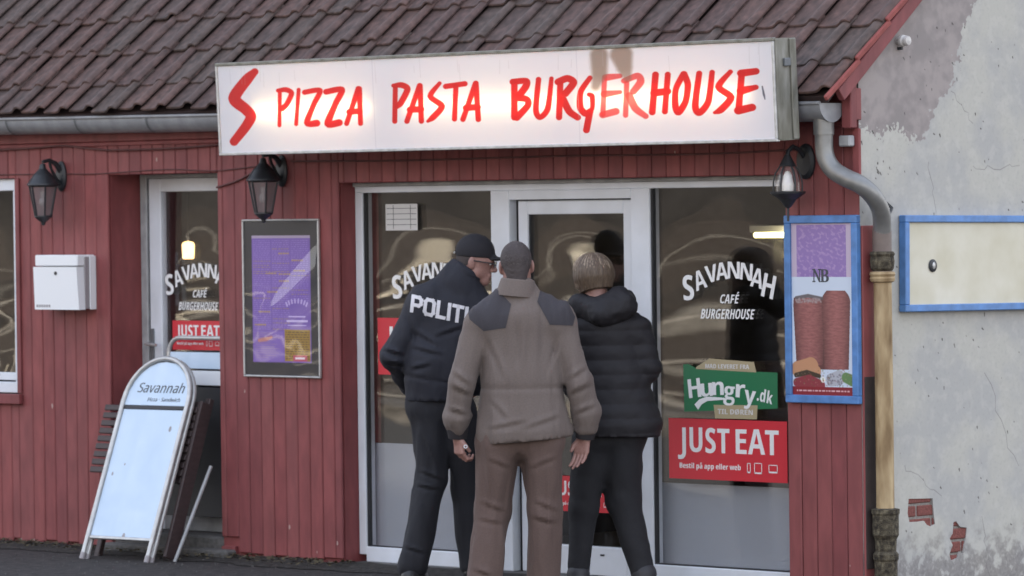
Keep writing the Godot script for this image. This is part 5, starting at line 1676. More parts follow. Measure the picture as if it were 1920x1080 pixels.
func make_man(turn: float) -> void:
	var t := thing("person", "person in an olive brown jacket with dark shoulder patches, back turned", "person", Vector3(0.986, 0, 0.944), "people at the shop door", turn)
	var fn := noise(301, 1.0, 3)
	var j := Field.new(Vector3(-0.46, 0.76, -0.27), Vector3(0.44, 1.68, 0.27), 0.0125)
	j.cap(Vector3(-0.012, 1.36, 0.0), Vector3(-0.005, 1.12, 0.0), 0.185, 0.198, 0.05, 0.66)
	j.cap(Vector3(-0.004, 1.10, 0.0), Vector3(-0.002, 0.86, 0.0), 0.205, 0.245, 0.05, 0.66)
	j.cap(Vector3(-0.19, 1.405, 0.0), Vector3(0.168, 1.405, 0.0), 0.082, 0.082, 0.06)
	j.cap(Vector3(-0.085, 1.525, 0.0), Vector3(-0.19, 1.43, 0.0), 0.052, 0.078, 0.05)
	j.cap(Vector3(0.045, 1.525, 0.0), Vector3(0.165, 1.43, 0.0), 0.052, 0.078, 0.05)
	j.cap(Vector3(-0.02, 1.45, 0.0), Vector3(-0.024, 1.555, -0.002), 0.125, 0.090, 0.06, 0.9)
	j.cap(Vector3(-0.226, 1.375, 0.0), Vector3(-0.312, 1.11, 0.03), 0.076, 0.068, 0.03)
	j.cap(Vector3(-0.312, 1.11, 0.03), Vector3(-0.337, 0.915, -0.02), 0.069, 0.067, 0.02)
	j.cap(Vector3(0.200, 1.375, 0.0), Vector3(0.270, 1.11, 0.03), 0.076, 0.068, 0.03)
	j.cap(Vector3(0.270, 1.11, 0.03), Vector3(0.313, 0.935, -0.02), 0.069, 0.068, 0.02)
	j.cap(Vector3(-0.335, 0.93, -0.015), Vector3(-0.336, 0.885, -0.025), 0.076, 0.058, 0.02)
	j.cap(Vector3(0.318, 0.95, -0.015), Vector3(0.314, 0.88, -0.025), 0.076, 0.058, 0.02)
	j.folds(fn, 0.022, Vector3(9.0, 1.3, 5.0))
	creases(j, [[Vector3(-0.20, 1.36, 0.1), Vector3(-0.10, 1.10, 0.1)], [Vector3(0.18, 1.36, 0.1), Vector3(0.11, 1.12, 0.1)], [Vector3(-0.02, 1.42, 0.12), Vector3(-0.03, 1.16, 0.12)], [Vector3(-0.37, 1.16, 0.05), Vector3(-0.27, 1.08, 0.06)], [Vector3(-0.38, 1.09, 0.05), Vector3(-0.27, 1.03, 0.05)], [Vector3(0.22, 1.10, 0.06), Vector3(0.33, 1.17, 0.05)], [Vector3(0.23, 1.03, 0.05), Vector3(0.35, 1.09, 0.05)], [Vector3(-0.40, 0.97, 0.02), Vector3(-0.28, 0.93, 0.02)], [Vector3(0.25, 0.93, 0.02), Vector3(0.38, 0.98, 0.02)], [Vector3(-0.20, 0.86, 0.13), Vector3(0.04, 0.91, 0.14)], [Vector3(-0.02, 0.86, 0.14), Vector3(0.20, 0.93, 0.13)], [Vector3(-0.18, 1.02, 0.12), Vector3(-0.08, 0.90, 0.13)]], 0.012, 0.014)
	# cinched waist seam and hem line
	for y in j.ny:
		var wy := j.o.y + y * j.h
		var w := 0.007 * exp(-pow((wy - 1.075) / 0.014, 2.0))
		if w < 0.0004: continue
		for k in j.nz * j.nx:
			if absf(j.o.x + (k % j.nx) * j.h) < 0.22: j.d[y * j.nz * j.nx + k] += w
	j.cut(Vector3(0.075, -1, 0.0).normalized(), -0.806)
	var jm := MB.new()
	j.into(jm)
	put("jacket", jm, M.olive, t)
	put("shoulder_patch", clip_patch(jm, [Vector2(-0.152, 1.60), Vector2(-0.275, 1.46), Vector2(-0.268, 1.425), Vector2(-0.198, 1.367), Vector2(-0.087, 1.382), Vector2(-0.058, 1.50)], 0.0025), M.patch_dark, t)
	put("shoulder_patch", clip_patch(jm, [Vector2(0.10, 1.60), Vector2(0.072, 1.51), Vector2(0.135, 1.395), Vector2(0.25, 1.388), Vector2(0.262, 1.43), Vector2(0.20, 1.56)], 0.0025), M.patch_dark, t)
	var cl := MB.new()
	cl.lathe([[0.104, 1.535], [0.101, 1.552], [0.094, 1.585], [0.086, 1.615], [0.082, 1.622], [0.076, 1.618], [0.074, 1.54]], 28, Transform3D(Basis(Vector3(0, 0, 1), -0.10), Vector3(-0.185, 0.012, 0.008)), 0.95)
	put("collar", cl, M.olive, t)
	for c in [[Vector3(-0.338, 0.885, -0.026), Vector3(-0.339, 0.822, -0.034)], [Vector3(0.314, 0.880, -0.026), Vector3(0.306, 0.812, -0.034)]]:
		var m := MB.new()
		m.tube([c[0], c[0].lerp(c[1], 0.4), c[1]], [0.056, 0.055, 0.046], 18)
		put("cuff", m, M.knit, t)
	var p := Field.new(Vector3(-0.36, -0.0, -0.25), Vector3(0.25, 0.92, 0.25), 0.0125)
	p.cap(Vector3(-0.115, 0.83, 0.0), Vector3(0.09, 0.83, 0.0), 0.125, 0.125, 0.05, 0.85)
	p.cap(Vector3(-0.135, 0.78, 0.0), Vector3(-0.163, 0.46, -0.03), 0.108, 0.084, 0.035)
	p.cap(Vector3(-0.163, 0.46, -0.03), Vector3(-0.222, 0.08, 0.05), 0.086, 0.087, 0.03)
	p.cap(Vector3(0.095, 0.78, 0.0), Vector3(0.096, 0.46, -0.01), 0.111, 0.092, 0.035)
	p.cap(Vector3(0.096, 0.46, -0.01), Vector3(0.083, 0.06, 0.0), 0.090, 0.084, 0.03)
	p.folds(fn, 0.020, Vector3(8.0, 1.6, 8.0))
	creases(p, [[Vector3(-0.20, 0.72, 0.09), Vector3(-0.07, 0.66, 0.10)], [Vector3(0.02, 0.66, 0.10), Vector3(0.17, 0.72, 0.09)], [Vector3(-0.25, 0.50, 0.05), Vector3(-0.10, 0.44, 0.06)], [Vector3(-0.25, 0.41, 0.06), Vector3(-0.11, 0.38, 0.06)], [Vector3(0.03, 0.50, 0.07), Vector3(0.17, 0.44, 0.07)], [Vector3(0.02, 0.42, 0.07), Vector3(0.16, 0.38, 0.07)], [Vector3(-0.16, 0.70, 0.10), Vector3(-0.19, 0.30, 0.07)], [Vector3(0.10, 0.70, 0.10), Vector3(0.10, 0.25, 0.09)], [Vector3(-0.28, 0.16, 0.12), Vector3(-0.17, 0.12, 0.12)]], 0.010, 0.013)
	p.cut(Vector3(0, -1, 0), -0.035)
	var pm := MB.new()
	p.into(pm)
	put("trousers", pm, M.brown_trousers, t)
	shoe(t, Vector3(-0.225, 0, 0.085), Vector3(-0.25, 0, -0.13), M.shoe_black, 0.09)
	shoe(t, Vector3(0.083, 0, 0.05), Vector3(0.10, 0, -0.17), M.shoe_black, 0.09)
	var body := MB.new()
	var hx := Transform3D(Basis(Vector3(0, 0, 1), 0.04), Vector3(-0.03, 1.694, -0.04))
	head_field().into(body, hx)
	hand(body, Vector3(-0.338, 0.835, -0.034), Vector3(0.10, -1, 0.05), Vector3(0.85, 0, -0.5), Vector3(0.5, 0, 0.85), 1.25)
	hand(body, Vector3(0.306, 0.828, -0.034), Vector3(-0.22, -1, -0.02), Vector3(-0.45, 0, 0.85), Vector3(-0.85, 0, -0.45), 0.45)
	limb_body(body, [[Vector3(-0.02, 1.56, 0), Vector3(-0.01, 1.40, 0), 0.055, 0.09], [Vector3(-0.01, 1.38, 0), Vector3(-0.01, 0.95, 0), 0.10, 0.10], [Vector3(-0.18, 1.40, 0), Vector3(0.16, 1.40, 0), 0.05, 0.05], [Vector3(-0.22, 1.37, 0), Vector3(-0.31, 1.11, 0.03), 0.042, 0.036], [Vector3(-0.31, 1.11, 0.03), Vector3(-0.338, 0.84, -0.034), 0.036, 0.026], [Vector3(0.20, 1.37, 0), Vector3(0.27, 1.11, 0.03), 0.042, 0.036], [Vector3(0.27, 1.11, 0.03), Vector3(0.306, 0.83, -0.034), 0.036, 0.026], [Vector3(-0.12, 0.88, 0), Vector3(-0.163, 0.46, -0.03), 0.07, 0.05], [Vector3(-0.163, 0.46, -0.03), Vector3(-0.222, 0.08, 0.06), 0.048, 0.035], [Vector3(0.09, 0.88, 0), Vector3(0.096, 0.46, -0.01), 0.07, 0.05], [Vector3(0.096, 0.46, -0.01), Vector3(0.083, 0.08, 0.02), 0.048, 0.035]], Vector3(-0.4, 0.02, -0.2), Vector3(0.4, 1.66, 0.2))
	put("body", body, M.skin, t)
	eyes(t, hx, true)
	var hf := Field.new(Vector3(-0.11, -0.10, -0.13), Vector3(0.11, 0.15, 0.14), 0.0055)
	hf.ell(Vector3(0, 0.032, 0.014), Vector3(0.0795, 0.0905, 0.1), 0.02)
	hf.cap(Vector3(0, -0.03, 0.05), Vector3(0, -0.075, 0.052), 0.058, 0.050, 0.02)
	hf.cut(Vector3(0, -0.75, -0.66).normalized(), 0.018)
	hf.cut(Vector3(0, -1, 0), 0.082)
	hf.folds(noise(303, 60.0, 2), 0.0026, Vector3.ONE)
	var hm := MB.new()
	hf.into(hm, hx)
	put("hair", hm, M.grey_hair, t)
	var sb := MB.new()   # cropped hairs standing off the scalp
	for i in 2600:
		var u := rng.randf_range(-0.55, 1.0)
		var a := rng.randf_range(-2.5, 2.5)
		var q := Vector3(sin(a) * sqrt(1.0 - u * u), u, cos(a) * sqrt(1.0 - u * u))
		if q.z < -0.45 - 0.6 * q.y: continue
		var root := Vector3(0, 0.032, 0.014) + q * Vector3(0.0792, 0.0902, 0.0997)
		var tip := root + (q + Vector3(rng.randfn(0, 0.4), -0.5, rng.randfn(0, 0.4))).normalized() * rng.randf_range(0.004, 0.008)
		var sd := q.cross(Vector3.UP + Vector3(0.01, 0, 0)).normalized() * 0.0009
		sb.poly([hx * (root - sd), hx * (root + sd), hx * tip], hx * Vector3(0, 0.03, 0.01))
	put("hair_stubble", sb, M.stubble_grey, t)
	# what glints in the fist
	var rg := thing("finger_ring", "small shiny ring held in the left hand of the person in brown", "ring", Vector3(0.986, 0, 0.944), "", turn)
	var rm := MB.new()
	rm.lathe([[0.006, -0.003], [0.010, -0.003], [0.010, 0.003], [0.006, 0.003]], 16, Transform3D(Basis(Vector3.RIGHT, 1.2), Vector3(-0.298, 0.782, 0.030)))
	put("ring", rm, M.alu, rg)

func make_officer(turn: float) -> void:
	var t := thing("person", "person in a navy jacket with white back lettering, dark cap and glasses", "person", Vector3(-0.101, 0, 0.465), "people at the shop door", turn)
	var fn := noise(311, 1.0, 3)
	var j := Field.new(Vector3(-0.36, 0.92, -0.32), Vector3(0.42, 1.80, 0.26), 0.0125)
	j.cap(Vector3(0.075, 1.40, 0.0), Vector3(0.0, 1.15, 0.01), 0.188, 0.18, 0.05, 0.68)
	j.cap(Vector3(-0.0, 1.15, 0.01), Vector3(-0.015, 1.0, 0.01), 0.176, 0.158, 0.05, 0.74)
	j.cap(Vector3(-0.085, 1.46, 0.0), Vector3(0.25, 1.42, 0.0), 0.088, 0.084, 0.06)
	j.cap(Vector3(0.11, 1.59, -0.01), Vector3(-0.055, 1.505, 0.0), 0.098, 0.085, 0.05, 0.85)
	j.cap(Vector3(0.13, 1.60, -0.01), Vector3(0.22, 1.47, 0.0), 0.085, 0.08, 0.05)
	j.cap(Vector3(0.115, 1.60, 0.0), Vector3(0.145, 1.655, -0.01), 0.092, 0.080, 0.04, 0.95)
	j.cap(Vector3(-0.098, 1.45, 0.0), Vector3(-0.236, 1.205, 0.01), 0.082, 0.066, 0.03)
	j.cap(Vector3(-0.236, 1.205, 0.01), Vector3(-0.165, 1.04, -0.19), 0.067, 0.052, 0.02)
	j.cap(Vector3(0.262, 1.405, 0.0), Vector3(0.298, 1.17, -0.02), 0.080, 0.066, 0.03)
	j.cap(Vector3(0.298, 1.17, -0.02), Vector3(0.20, 1.03, -0.20), 0.066, 0.052, 0.02)
	j.folds(fn, 0.018, Vector3(6.0, 2.5, 6.0))
	creases(j, [[Vector3(-0.14, 1.34, 0.1), Vector3(0.0, 1.25, 0.12)], [Vector3(-0.15, 1.25, 0.1), Vector3(0.04, 1.20, 0.13)], [Vector3(-0.02, 1.30, 0.13), Vector3(0.16, 1.36, 0.12)], [Vector3(-0.30, 1.24, 0.04), Vector3(-0.18, 1.20, 0.05)], [Vector3(-0.29, 1.17, 0.03), Vector3(-0.18, 1.15, 0.04)], [Vector3(-0.15, 1.13, 0.1), Vector3(-0.02, 1.16, 0.13)], [Vector3(-0.16, 1.42, 0.06), Vector3(-0.12, 1.28, 0.07)]], 0.016, 0.013)
	for y in j.ny:
		var wy := j.o.y + y * j.h
		for k in j.nz * j.nx:
			var x := j.o.x + (k % j.nx) * j.h
			if x > -0.19: j.d[y * j.nz * j.nx + k] += 0.008 * exp(-pow((wy - 1.075 + 0.17 * x) / 0.013, 2.0))
	j.cut(Vector3(0, -1, 0), -0.968)
	j.cut(Vector3(0.60, 0.80, -0.10).normalized(), 1.425)
	var jm := MB.new()
	j.into(jm)
	put("jacket", jm, M.navy, t)
	# lettering across the shoulders, laid on the cloth
	var o := Vector2(-0.136, 1.449)
	var dx := Vector2(0.974, -0.228)
	var dy := Vector2(0.12, 0.993) * 0.076
	var glyph := {
		"P": [0.046, [[[0, 0], [0, 1]], [[0, 1], [0.75, 1], [1, 0.86], [1, 0.58], [0.75, 0.44], [0, 0.44]]]],
		"O": [0.046, [[[0.2, 0], [0.8, 0], [1, 0.16], [1, 0.84], [0.8, 1], [0.2, 1], [0, 0.84], [0, 0.16], [0.2, 0]]]],
		"L": [0.036, [[[0, 1], [0, 0], [1, 0]]]],
		"I": [0.0, [[[0, 0], [0, 1]]]],
		"T": [0.046, [[[0, 1], [1, 1]], [[0.5, 1], [0.5, 0]]]]}
	var x0 := 0.0
	for ch in "POLITI":
		var g: Array = glyph[ch]
		var m := MB.new()
		for line in g[1]:
			for k in line.size() - 1:
				var p: Vector2 = o + dx * (x0 + line[k][0] * g[0]) + dy * line[k][1]
				var q: Vector2 = o + dx * (x0 + line[k + 1][0] * g[0]) + dy * line[k + 1][1]
				var e := (q - p).normalized()
				var s := Vector2(-e.y, e.x) * 0.0092
				p -= e * 0.0092; q += e * 0.0092
				for a in 5:
					var b0 := p.lerp(q, a / 5.0)
					var b1 := p.lerp(q, (a + 1) / 5.0)
					var P := []
					for w in [b0 - s, b1 - s, b1 + s, b0 + s]: P.append(Vector3(w.x, w.y, j.back(w.x, w.y) + 0.0035 + 0.0003 * k))
					m.quad(P[0], P[1], P[2], P[3])
		put("letter", m, M.reflective, t)
		x0 += g[0] + 0.0235
	var cl := MB.new()
	cl.lathe([[0.080, -0.03], [0.090, 0.0], [0.086, 0.060], [0.081, 0.065], [0.076, 0.060], [0.072, -0.02]], 26, Transform3D(Basis(Vector3(0, 0, 1), -0.66) * Basis(Vector3.RIGHT, 0.1), Vector3(0.130, 1.612, -0.004)), 1.0)
	put("collar", cl, M.navy, t)
	var p := Field.new(Vector3(-0.3, 0.0, -0.28), Vector3(0.30, 1.08, 0.27), 0.0125)
	p.cap(Vector3(-0.055, 0.95, 0.0), Vector3(0.05, 0.95, 0.0), 0.125, 0.125, 0.04, 0.85)
	p.cap(Vector3(-0.045, 0.90, 0.0), Vector3(-0.046, 0.55, 0.0), 0.101, 0.080, 0.03)
	p.cap(Vector3(-0.046, 0.55, 0.0), Vector3(-0.148, 0.10, 0.09), 0.082, 0.078, 0.03)
	p.cap(Vector3(0.10, 0.90, -0.01), Vector3(0.142, 0.49, -0.09), 0.096, 0.074, 0.03)
	p.cap(Vector3(0.142, 0.49, -0.09), Vector3(0.165, 0.08, -0.10), 0.074, 0.070, 0.03)
	p.folds(fn, 0.018, Vector3(7.0, 1.8, 7.0))
	creases(p, [[Vector3(-0.12, 0.60, 0.06), Vector3(0.02, 0.54, 0.07)], [Vector3(-0.13, 0.52, 0.06), Vector3(0.0, 0.49, 0.07)], [Vector3(-0.10, 0.80, 0.09), Vector3(-0.03, 0.62, 0.08)], [Vector3(-0.20, 0.20, 0.12), Vector3(-0.08, 0.16, 0.13)]], 0.014, 0.010)
	p.cut(Vector3(0, -1, 0), -0.05)
	var pm := MB.new()
	p.into(pm)
	put("trousers", pm, M.navy_trousers, t)
	shoe(t, Vector3(-0.165, 0, 0.13), Vector3(-0.10, 0, -0.09), M.shoe_black, 0.10)
	shoe(t, Vector3(0.165, 0, -0.07), Vector3(0.20, 0, -0.28), M.shoe_black, 0.10)
	# the head looks to the right, bent down a little
	var hx := Transform3D(Basis(Vector3.UP, -PI / 2 - 0.10) * Basis(Vector3.RIGHT, -0.16), Vector3(0.207, 1.704, -0.01))
	var body := MB.new()
	head_field().into(body, hx)
	hand(body, Vector3(-0.155, 1.02, -0.225), Vector3(0.5, -0.4, -0.8), Vector3(0.7, -0.3, 0.4), Vector3(0, 0.9, -0.3), 0.7)
	hand(body, Vector3(0.185, 1.01, -0.235), Vector3(-0.5, -0.4, -0.8), Vector3(-0.7, -0.3, 0.4), Vector3(0, 0.9, -0.3), 0.7)
	limb_body(body, [[Vector3(0.16, 1.62, -0.01), Vector3(0.10, 1.45, 0), 0.055, 0.09], [Vector3(0.08, 1.40, 0), Vector3(0.0, 1.0, 0), 0.10, 0.10], [Vector3(-0.08, 1.46, 0), Vector3(0.25, 1.42, 0), 0.05, 0.05], [Vector3(-0.09, 1.45, 0), Vector3(-0.236, 1.205, 0.01), 0.042, 0.036], [Vector3(-0.236, 1.205, 0.01), Vector3(-0.155, 1.02, -0.225), 0.036, 0.026], [Vector3(0.26, 1.40, 0), Vector3(0.298, 1.17, -0.02), 0.042, 0.036], [Vector3(0.298, 1.17, -0.02), Vector3(0.185, 1.01, -0.235), 0.036, 0.026], [Vector3(-0.045, 0.95, 0), Vector3(-0.046, 0.55, 0.0), 0.07, 0.05], [Vector3(-0.046, 0.55, 0.0), Vector3(-0.15, 0.09, 0.09), 0.048, 0.035], [Vector3(0.09, 0.95, 0), Vector3(0.142, 0.49, -0.09), 0.07, 0.05], [Vector3(0.142, 0.49, -0.09), Vector3(0.165, 0.08, -0.09), 0.048, 0.035]], Vector3(-0.35, 0.02, -0.3), Vector3(0.4, 1.72, 0.2))
	put("body", body, M.skin, t)
	eyes(t, hx, true)
	# short grey hair below the cap
	var hf := Field.new(Vector3(-0.11, -0.10, -0.13), Vector3(0.11, 0.15, 0.14), 0.006)
	hf.ell(Vector3(0, 0.032, 0.014), Vector3(0.0785, 0.0900, 0.099), 0.02)
	hf.cap(Vector3(0, -0.03, 0.05), Vector3(0, -0.07, 0.055), 0.056, 0.048, 0.02)
	hf.cut(Vector3(0, -0.35, -0.94).normalized(), -0.012)
	var hm := MB.new()
	hf.into(hm, hx)
	put("hair", hm, M.grey_hair, t)
	# cap with its peak
	var cf := Field.new(Vector3(-0.13, -0.02, -0.23), Vector3(0.13, 0.18, 0.15), 0.006)
	cf.ell(Vector3(0, 0.048, 0.012), Vector3(0.088, 0.098, 0.106), 0.02)
	cf.cut(Vector3(0, -1, -0.08).normalized(), -0.022)
	cf.cap(Vector3(-0.04, 0.034, -0.098), Vector3(0.04, 0.034, -0.098), 0.010, 0.010, 0.02)
	cf.ell(Vector3(0, 0.030, -0.118), Vector3(0.066, 0.010, 0.062), 0.012, Basis(Vector3.RIGHT, 0.22))
	var cm := MB.new()
	cf.into(cm, hx)
	put("cap", cm, M.cap_black, t)
	var bk := MB.new()
	bk.box(Vector3(0.02, 0.03, 0.118), Vector3(0.03, 0.012, 0.006), 0.002, hx)
	put("cap_buckle", bk, M.alu, t)
	# glasses
	var gl := holder("glasses", t)
	for s in [-1.0, 1.0]:
		var lens := MB.new()
		lens.ball(Vector3(s * 0.033, -0.004, -0.104), Vector3(0.027, 0.020, 0.004), 8, hx)
		put("lens", lens, mat("lens%d" % int(s + 1), Color(0.05, 0.035, 0.03), 0.1), gl)
		var tp := MB.new()
		tp.tube([hx * Vector3(s * 0.058, 0.002, -0.104), hx * Vector3(s * 0.078, 0.004, -0.06), hx * Vector3(s * 0.082, 0.004, 0.005), hx * Vector3(s * 0.081, -0.012, 0.022)], 0.0035, 6)
		put("temple", tp, M.black_plastic, gl)

func make_woman(turn: float) -> void:
	var t := thing("person", "person with short fair hair in a black hooded coat and black trousers, at the door", "person", Vector3(1.078, 0, 0.368), "people at the shop door", turn)
	var fn := noise(321, 1.0, 3)
	var j := Field.new(Vector3(-0.36, 0.75, -0.30), Vector3(0.34, 1.66, 0.28), 0.0125)
	j.cap(Vector3(-0.035, 1.33, 0.0), Vector3(-0.008, 1.08, 0.0), 0.165, 0.172, 0.05, 0.72)
	j.cap(Vector3(-0.006, 1.07, 0.0), Vector3(0.012, 0.87, 0.0), 0.178, 0.236, 0.05, 0.72)
	j.cap(Vector3(-0.165, 1.36, 0.0), Vector3(0.105, 1.36, 0.0), 0.078, 0.078, 0.05)
	j.cap(Vector3(0.118, 1.34, 0.0), Vector3(0.174, 1.16, 0.01), 0.078, 0.068, 0.03)
	j.cap(Vector3(0.174, 1.16, 0.01), Vector3(0.11, 1.09, -0.17), 0.068, 0.052, 0.02)
	j.cap(Vector3(-0.178, 1.34, 0.0), Vector3(-0.235, 1.13, 0.01), 0.078, 0.066, 0.03)
	j.cap(Vector3(-0.235, 1.13, 0.01), Vector3(-0.20, 1.04, -0.18), 0.066, 0.052, 0.02)
	j.quilt(0.075, 0.0035)
	j.folds(fn, 0.010, Vector3(6.0, 7.0, 6.0))
	j.cut(Vector3(-0.02, -1, 0).normalized(), -0.805)
	var jm := MB.new()
	j.into(jm)
	put("coat", jm, M.coat_black, t)
	# the hood, lying thick round the neck and down the back
	var hd := Field.new(Vector3(-0.30, 1.32, -0.20), Vector3(0.20, 1.64, 0.26), 0.010)
	hd.cap(Vector3(-0.165, 1.475, 0.02), Vector3(-0.06, 1.445, 0.10), 0.062, 0.070, 0.04)
	hd.cap(Vector3(-0.06, 1.445, 0.10), Vector3(0.035, 1.48, 0.08), 0.072, 0.074, 0.04)
	hd.cap(Vector3(0.035, 1.48, 0.08), Vector3(0.055, 1.50, -0.03), 0.072, 0.060, 0.04)
	hd.cap(Vector3(-0.165, 1.475, 0.02), Vector3(-0.155, 1.49, -0.06), 0.058, 0.045, 0.04)
	hd.cap(Vector3(-0.02, 1.49, 0.09), Vector3(0.03, 1.52, 0.05), 0.058, 0.052, 0.03)
	hd.folds(fn, 0.014, Vector3(8.0, 8.0, 8.0))
	var hm0 := MB.new()
	hd.into(hm0)
	put("hood", hm0, M.coat_black, t)
	var p := Field.new(Vector3(-0.32, 0.06, -0.24), Vector3(0.28, 0.95, 0.22), 0.0125)
	p.cap(Vector3(-0.075, 0.84, 0.0), Vector3(0.04, 0.84, 0.0), 0.13, 0.13, 0.04, 0.88)
	p.cap(Vector3(-0.115, 0.78, 0.0), Vector3(-0.165, 0.44, -0.01), 0.112, 0.074, 0.04)
	p.cap(Vector3(-0.165, 0.44, -0.01), Vector3(-0.196, 0.10, 0.0), 0.072, 0.056, 0.03)
	p.cap(Vector3(0.035, 0.78, 0.0), Vector3(0.040, 0.48, -0.02), 0.112, 0.090, 0.04)
	p.cap(Vector3(0.040, 0.48, -0.02), Vector3(0.128, 0.12, 0.05), 0.086, 0.064, 0.03)
	p.folds(fn, 0.008, Vector3(6.0, 6.0, 6.0))
	var pm := MB.new()
	p.into(pm)
	put("trousers", pm, M.trousers_black, t)
	shoe(t, Vector3(-0.197, 0, 0.04), Vector3(-0.20, 0, -0.17), M.boot, 0.10, 0.060)
	shoe(t, Vector3(0.135, 0, 0.09), Vector3(0.16, 0, -0.12), M.boot, 0.10, 0.066)
	var hx := Transform3D(Basis(Vector3.UP, 0.45) * Basis(Vector3(0, 0, 1), 0.06), Vector3(-0.108, 1.628, -0.01))
	var body := MB.new()
	head_field().into(body, hx)
	hand(body, Vector3(0.095, 1.08, -0.20), Vector3(-0.5, -0.2, -0.8), Vector3(-0.6, -0.4, 0.3), Vector3(0, 0.9, -0.2), 0.8)
	hand(body, Vector3(-0.19, 1.03, -0.21), Vector3(0.4, -0.2, -0.8), Vector3(0.6, -0.4, 0.3), Vector3(0, 0.9, -0.2), 0.8)
	limb_body(body, [[Vector3(-0.10, 1.54, 0), Vector3(-0.04, 1.38, 0), 0.05, 0.08], [Vector3(-0.035, 1.36, 0), Vector3(0.0, 0.92, 0), 0.09, 0.10], [Vector3(-0.15, 1.36, 0), Vector3(0.10, 1.36, 0), 0.045, 0.045], [Vector3(0.115, 1.34, 0), Vector3(0.174, 1.16, 0.01), 0.04, 0.034], [Vector3(0.174, 1.16, 0.01), Vector3(0.095, 1.08, -0.20), 0.034, 0.025], [Vector3(-0.17, 1.34, 0), Vector3(-0.235, 1.13, 0.01), 0.04, 0.034], [Vector3(-0.235, 1.13, 0.01), Vector3(-0.19, 1.03, -0.21), 0.034, 0.025], [Vector3(-0.08, 0.86, 0), Vector3(-0.165, 0.44, -0.01), 0.07, 0.045], [Vector3(-0.165, 0.44, -0.01), Vector3(-0.196, 0.10, 0.01), 0.045, 0.033], [Vector3(0.03, 0.86, 0), Vector3(0.04, 0.48, -0.02), 0.07, 0.045], [Vector3(0.04, 0.48, -0.02), Vector3(0.132, 0.10, 0.06), 0.045, 0.033]], Vector3(-0.35, 0.02, -0.28), Vector3(0.35, 1.62, 0.2))
	put("body", body, M.skin, t)
	eyes(t, hx, true)
	var hf := Field.new(Vector3(-0.15, -0.13, -0.15), Vector3(0.15, 0.15, 0.16), 0.006)
	hf.ell(Vector3(0, 0.026, 0.016), Vector3(0.098, 0.096, 0.112), 0.02)
	hf.cap(Vector3(0, -0.01, 0.03), Vector3(0, -0.062, 0.04), 0.098, 0.084, 0.04)
	hf.cut(Vector3(0, -0.55, -0.83).normalized(), 0.050)
	hf.cut(Vector3(0, -1, 0.25).normalized(), 0.082)
	var st := noise(323, 1.0, 2)
	hf.folds(st, 0.004, Vector3(50.0, 4.0, 50.0))
	var hm := MB.new()
	hf.into(hm, hx)
	put("hair", hm, M.fair_hair, t)
	# locks combed down from the crown
	var locks := [MB.new(), MB.new(), MB.new()]
	for i in 620:
		var a := rng.randf_range(-2.35, 2.35)
		var th0 := rng.randf_range(0.15, 1.1)
		var th1 := rng.randf_range(1.75, 2.1)
		var path := []
		var lift := rng.randf_range(0.998, 1.03)
		var da := rng.randfn(0, 0.06)
		for e in 7:
			var th := lerpf(th0, th1, e / 6.0)
			var aa := a + da * e / 6.0
			var q := Vector3(sin(aa) * sin(th), cos(th), cos(aa) * sin(th)) * Vector3(0.098, 0.096, 0.112) * lift
			if th > 1.571: q = Vector3(sin(aa) * 0.098 * lift * (1.0 - 0.10 * (th - 1.571)), -0.165 * (th - 1.571), cos(aa) * 0.112 * lift * (1.0 - 0.16 * (th - 1.571)))
			path.append(hx * (Vector3(0, 0.026, 0.016) + q))
		locks[rng.randi_range(0, 2)].tube(path, [0.0012, 0.0026, 0.003, 0.003, 0.0026, 0.002, 0.0006], 5, false)
	for k in 3: put("hair_locks", locks[k], [M.fair_hair, M.fair_light, M.fair_dark][k], t)

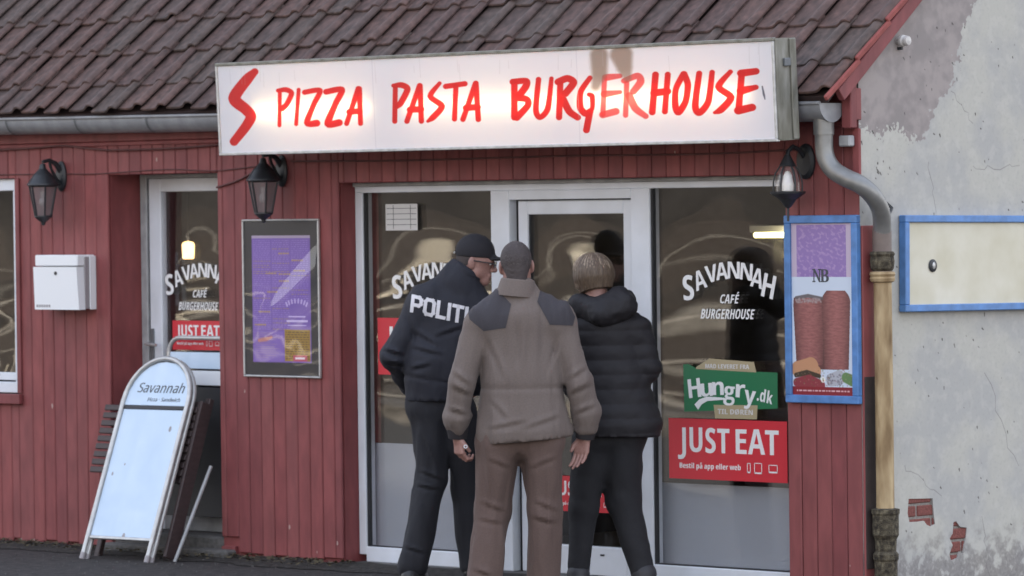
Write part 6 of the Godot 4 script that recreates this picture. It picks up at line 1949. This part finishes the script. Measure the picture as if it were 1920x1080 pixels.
# ------------------------------------------------------------------ across the street: what the glass mirrors
func make_far_side() -> void:
	mat("far_brick", Color(0.082, 0.074, 0.072), 0.9, {"tex": mottle("farb", 83, 0.1, Color(0.7, 0.66, 0.64), Color(1, 1, 1), 4), "tile": 0.7})
	mat("far_cream", Color(0.70, 0.65, 0.55), 0.85)
	mat("far_render", Color(0.58, 0.53, 0.45), 0.9)
	mat("road_grey", Color(0.13, 0.125, 0.12), 0.95, {"tex": TX.speck, "tile": 1.2})
	mat("paving", Color(0.32, 0.30, 0.28), 0.95, {"tex": TX.speck, "tile": 0.9})
	var rd := MB.new()
	rd.quad(Vector3(-80, 0.004, 13), Vector3(60, 0.004, 13), Vector3(60, 0.004, 6.0), Vector3(-80, 0.004, 6.0))
	put("road", rd, M.road_grey, self).set_meta("kind", "structure")
	mat("far_grey", Color(0.40, 0.385, 0.36), 0.9)
	mat("far_roof", Color(0.12, 0.07, 0.06), 0.9)
	mat("added_hedge", Color(0.030, 0.028, 0.029), 0.9)
	var pv := MB.new()
	pv.bar(-80, 40, 0.0, 0.12, 13.0, 60.0)
	put("pavement", pv, M.paving, self).set_meta("kind", "structure")
	var w := thing("added_wall", "added low brick wall with cream bands across the street, for the glass to mirror", "wall", Vector3(-15, 0.12, 16.0))  # unseen wall, added for the glass to mirror
	block("brick_length", w, M.far_brick, -22, -6.0, 0.0, 1.42, 0.0, 0.24, 0.0)
	block("brick_length", w, M.far_brick, 0.2, 9, 0.0, 1.42, 0.0, 0.24, 0.0)
	block("mirrored_band", w, M.far_cream, -6.0, 0.2, 0.93, 0.985, -0.03, 0.27, 0.01)  # cream bands added for the pale arcs in the glass
	block("mirrored_strip", w, M.far_cream, -9.0, 0.2, 0.46, 0.50, -0.02, 0.0, 0.0)
	block("brick_cap", w, M.far_brick, -6.0, 0.2, 0.985, 1.42, 0.0, 0.24, 0.0)
	block("rendered_foot", w, M.far_brick, -6.0, 0.2, 0.0, 0.93, 0.0, 0.24, 0.0)
	for k in [[0.06, 0.10, M.far_grey], [0.17, 0.26, M.added_hedge], [0.30, 0.34, M.far_grey], [0.66, 0.70, M.far_grey], [0.76, 0.90, M.added_hedge], [1.12, 1.135, M.far_grey]]:  # bands added so the glass mirrors light and dark streaks
		block("streak_band", w, k[2], -22, 9, k[0], k[1], -0.012, -0.001, 0.0)
	var hg := thing("added_hedge", "added dark shrubs across the street, put in to darken what the glass mirrors", "added_hedge", Vector3(-15, 0.12, 17.6))  # unseen, added to hide the houses and darken the mirrored view
	var hn := noise(401, 0.9, 4)
	var rows := []
	for r in 14:
		var row := []
		for c in 150:
			var a := PI * r / 13.0
			var x := -22.0 + 31.0 * c / 149.0
			var d := 1.0 + 0.25 * hn.get_noise_2d(x * 2.0, r * 1.2)
			row.append(Vector3(x, sin(a) * 2.9 * d, -cos(a) * 0.9 * d))
		rows.append(row)
	var hm := MB.new()
	hm.grid(rows)
	put("foliage", hm, M.added_hedge, hg)
	for k in range(3):
		var x := -34.0 + k * 15.0
		var h := thing("terraced_house", ["cream house with a tiled roof at the far end of the street", "cream house with a tiled roof in the middle across the street", "cream house with a tiled roof straight across the street"][k], "house", Vector3(x, 0.12, 30.0), "houses across the street")
		block("wall", h, M.far_render, 0, 14.2, 0, 5.2, 0, 8, 0.0)
		var rf := MB.new()
		rf.poly([Vector3(-0.3, 5.2, -0.4), Vector3(14.5, 5.2, -0.4), Vector3(14.5, 8.4, 4.0), Vector3(-0.3, 8.4, 4.0)], Vector3(7, 0, 4))
		rf.poly([Vector3(-0.3, 5.2, 8.4), Vector3(14.5, 5.2, 8.4), Vector3(14.5, 8.4, 4.0), Vector3(-0.3, 8.4, 4.0)], Vector3(7, 0, 4))
		put("roof", rf, M.far_roof, h)
		for r in 2:
			for c in 4:
				var wx := 1.6 + c * 3.2
				var wn := block("window", h, M.white_frame, wx, wx + 1.3, 1.0 + r * 2.5, 2.4 + r * 2.5, -0.04, -0.002, 0.01)
				block("glass", wn, M.seal, wx + 0.1, wx + 1.2, 1.1 + r * 2.5, 2.3 + r * 2.5, -0.05, -0.042, 0.0)
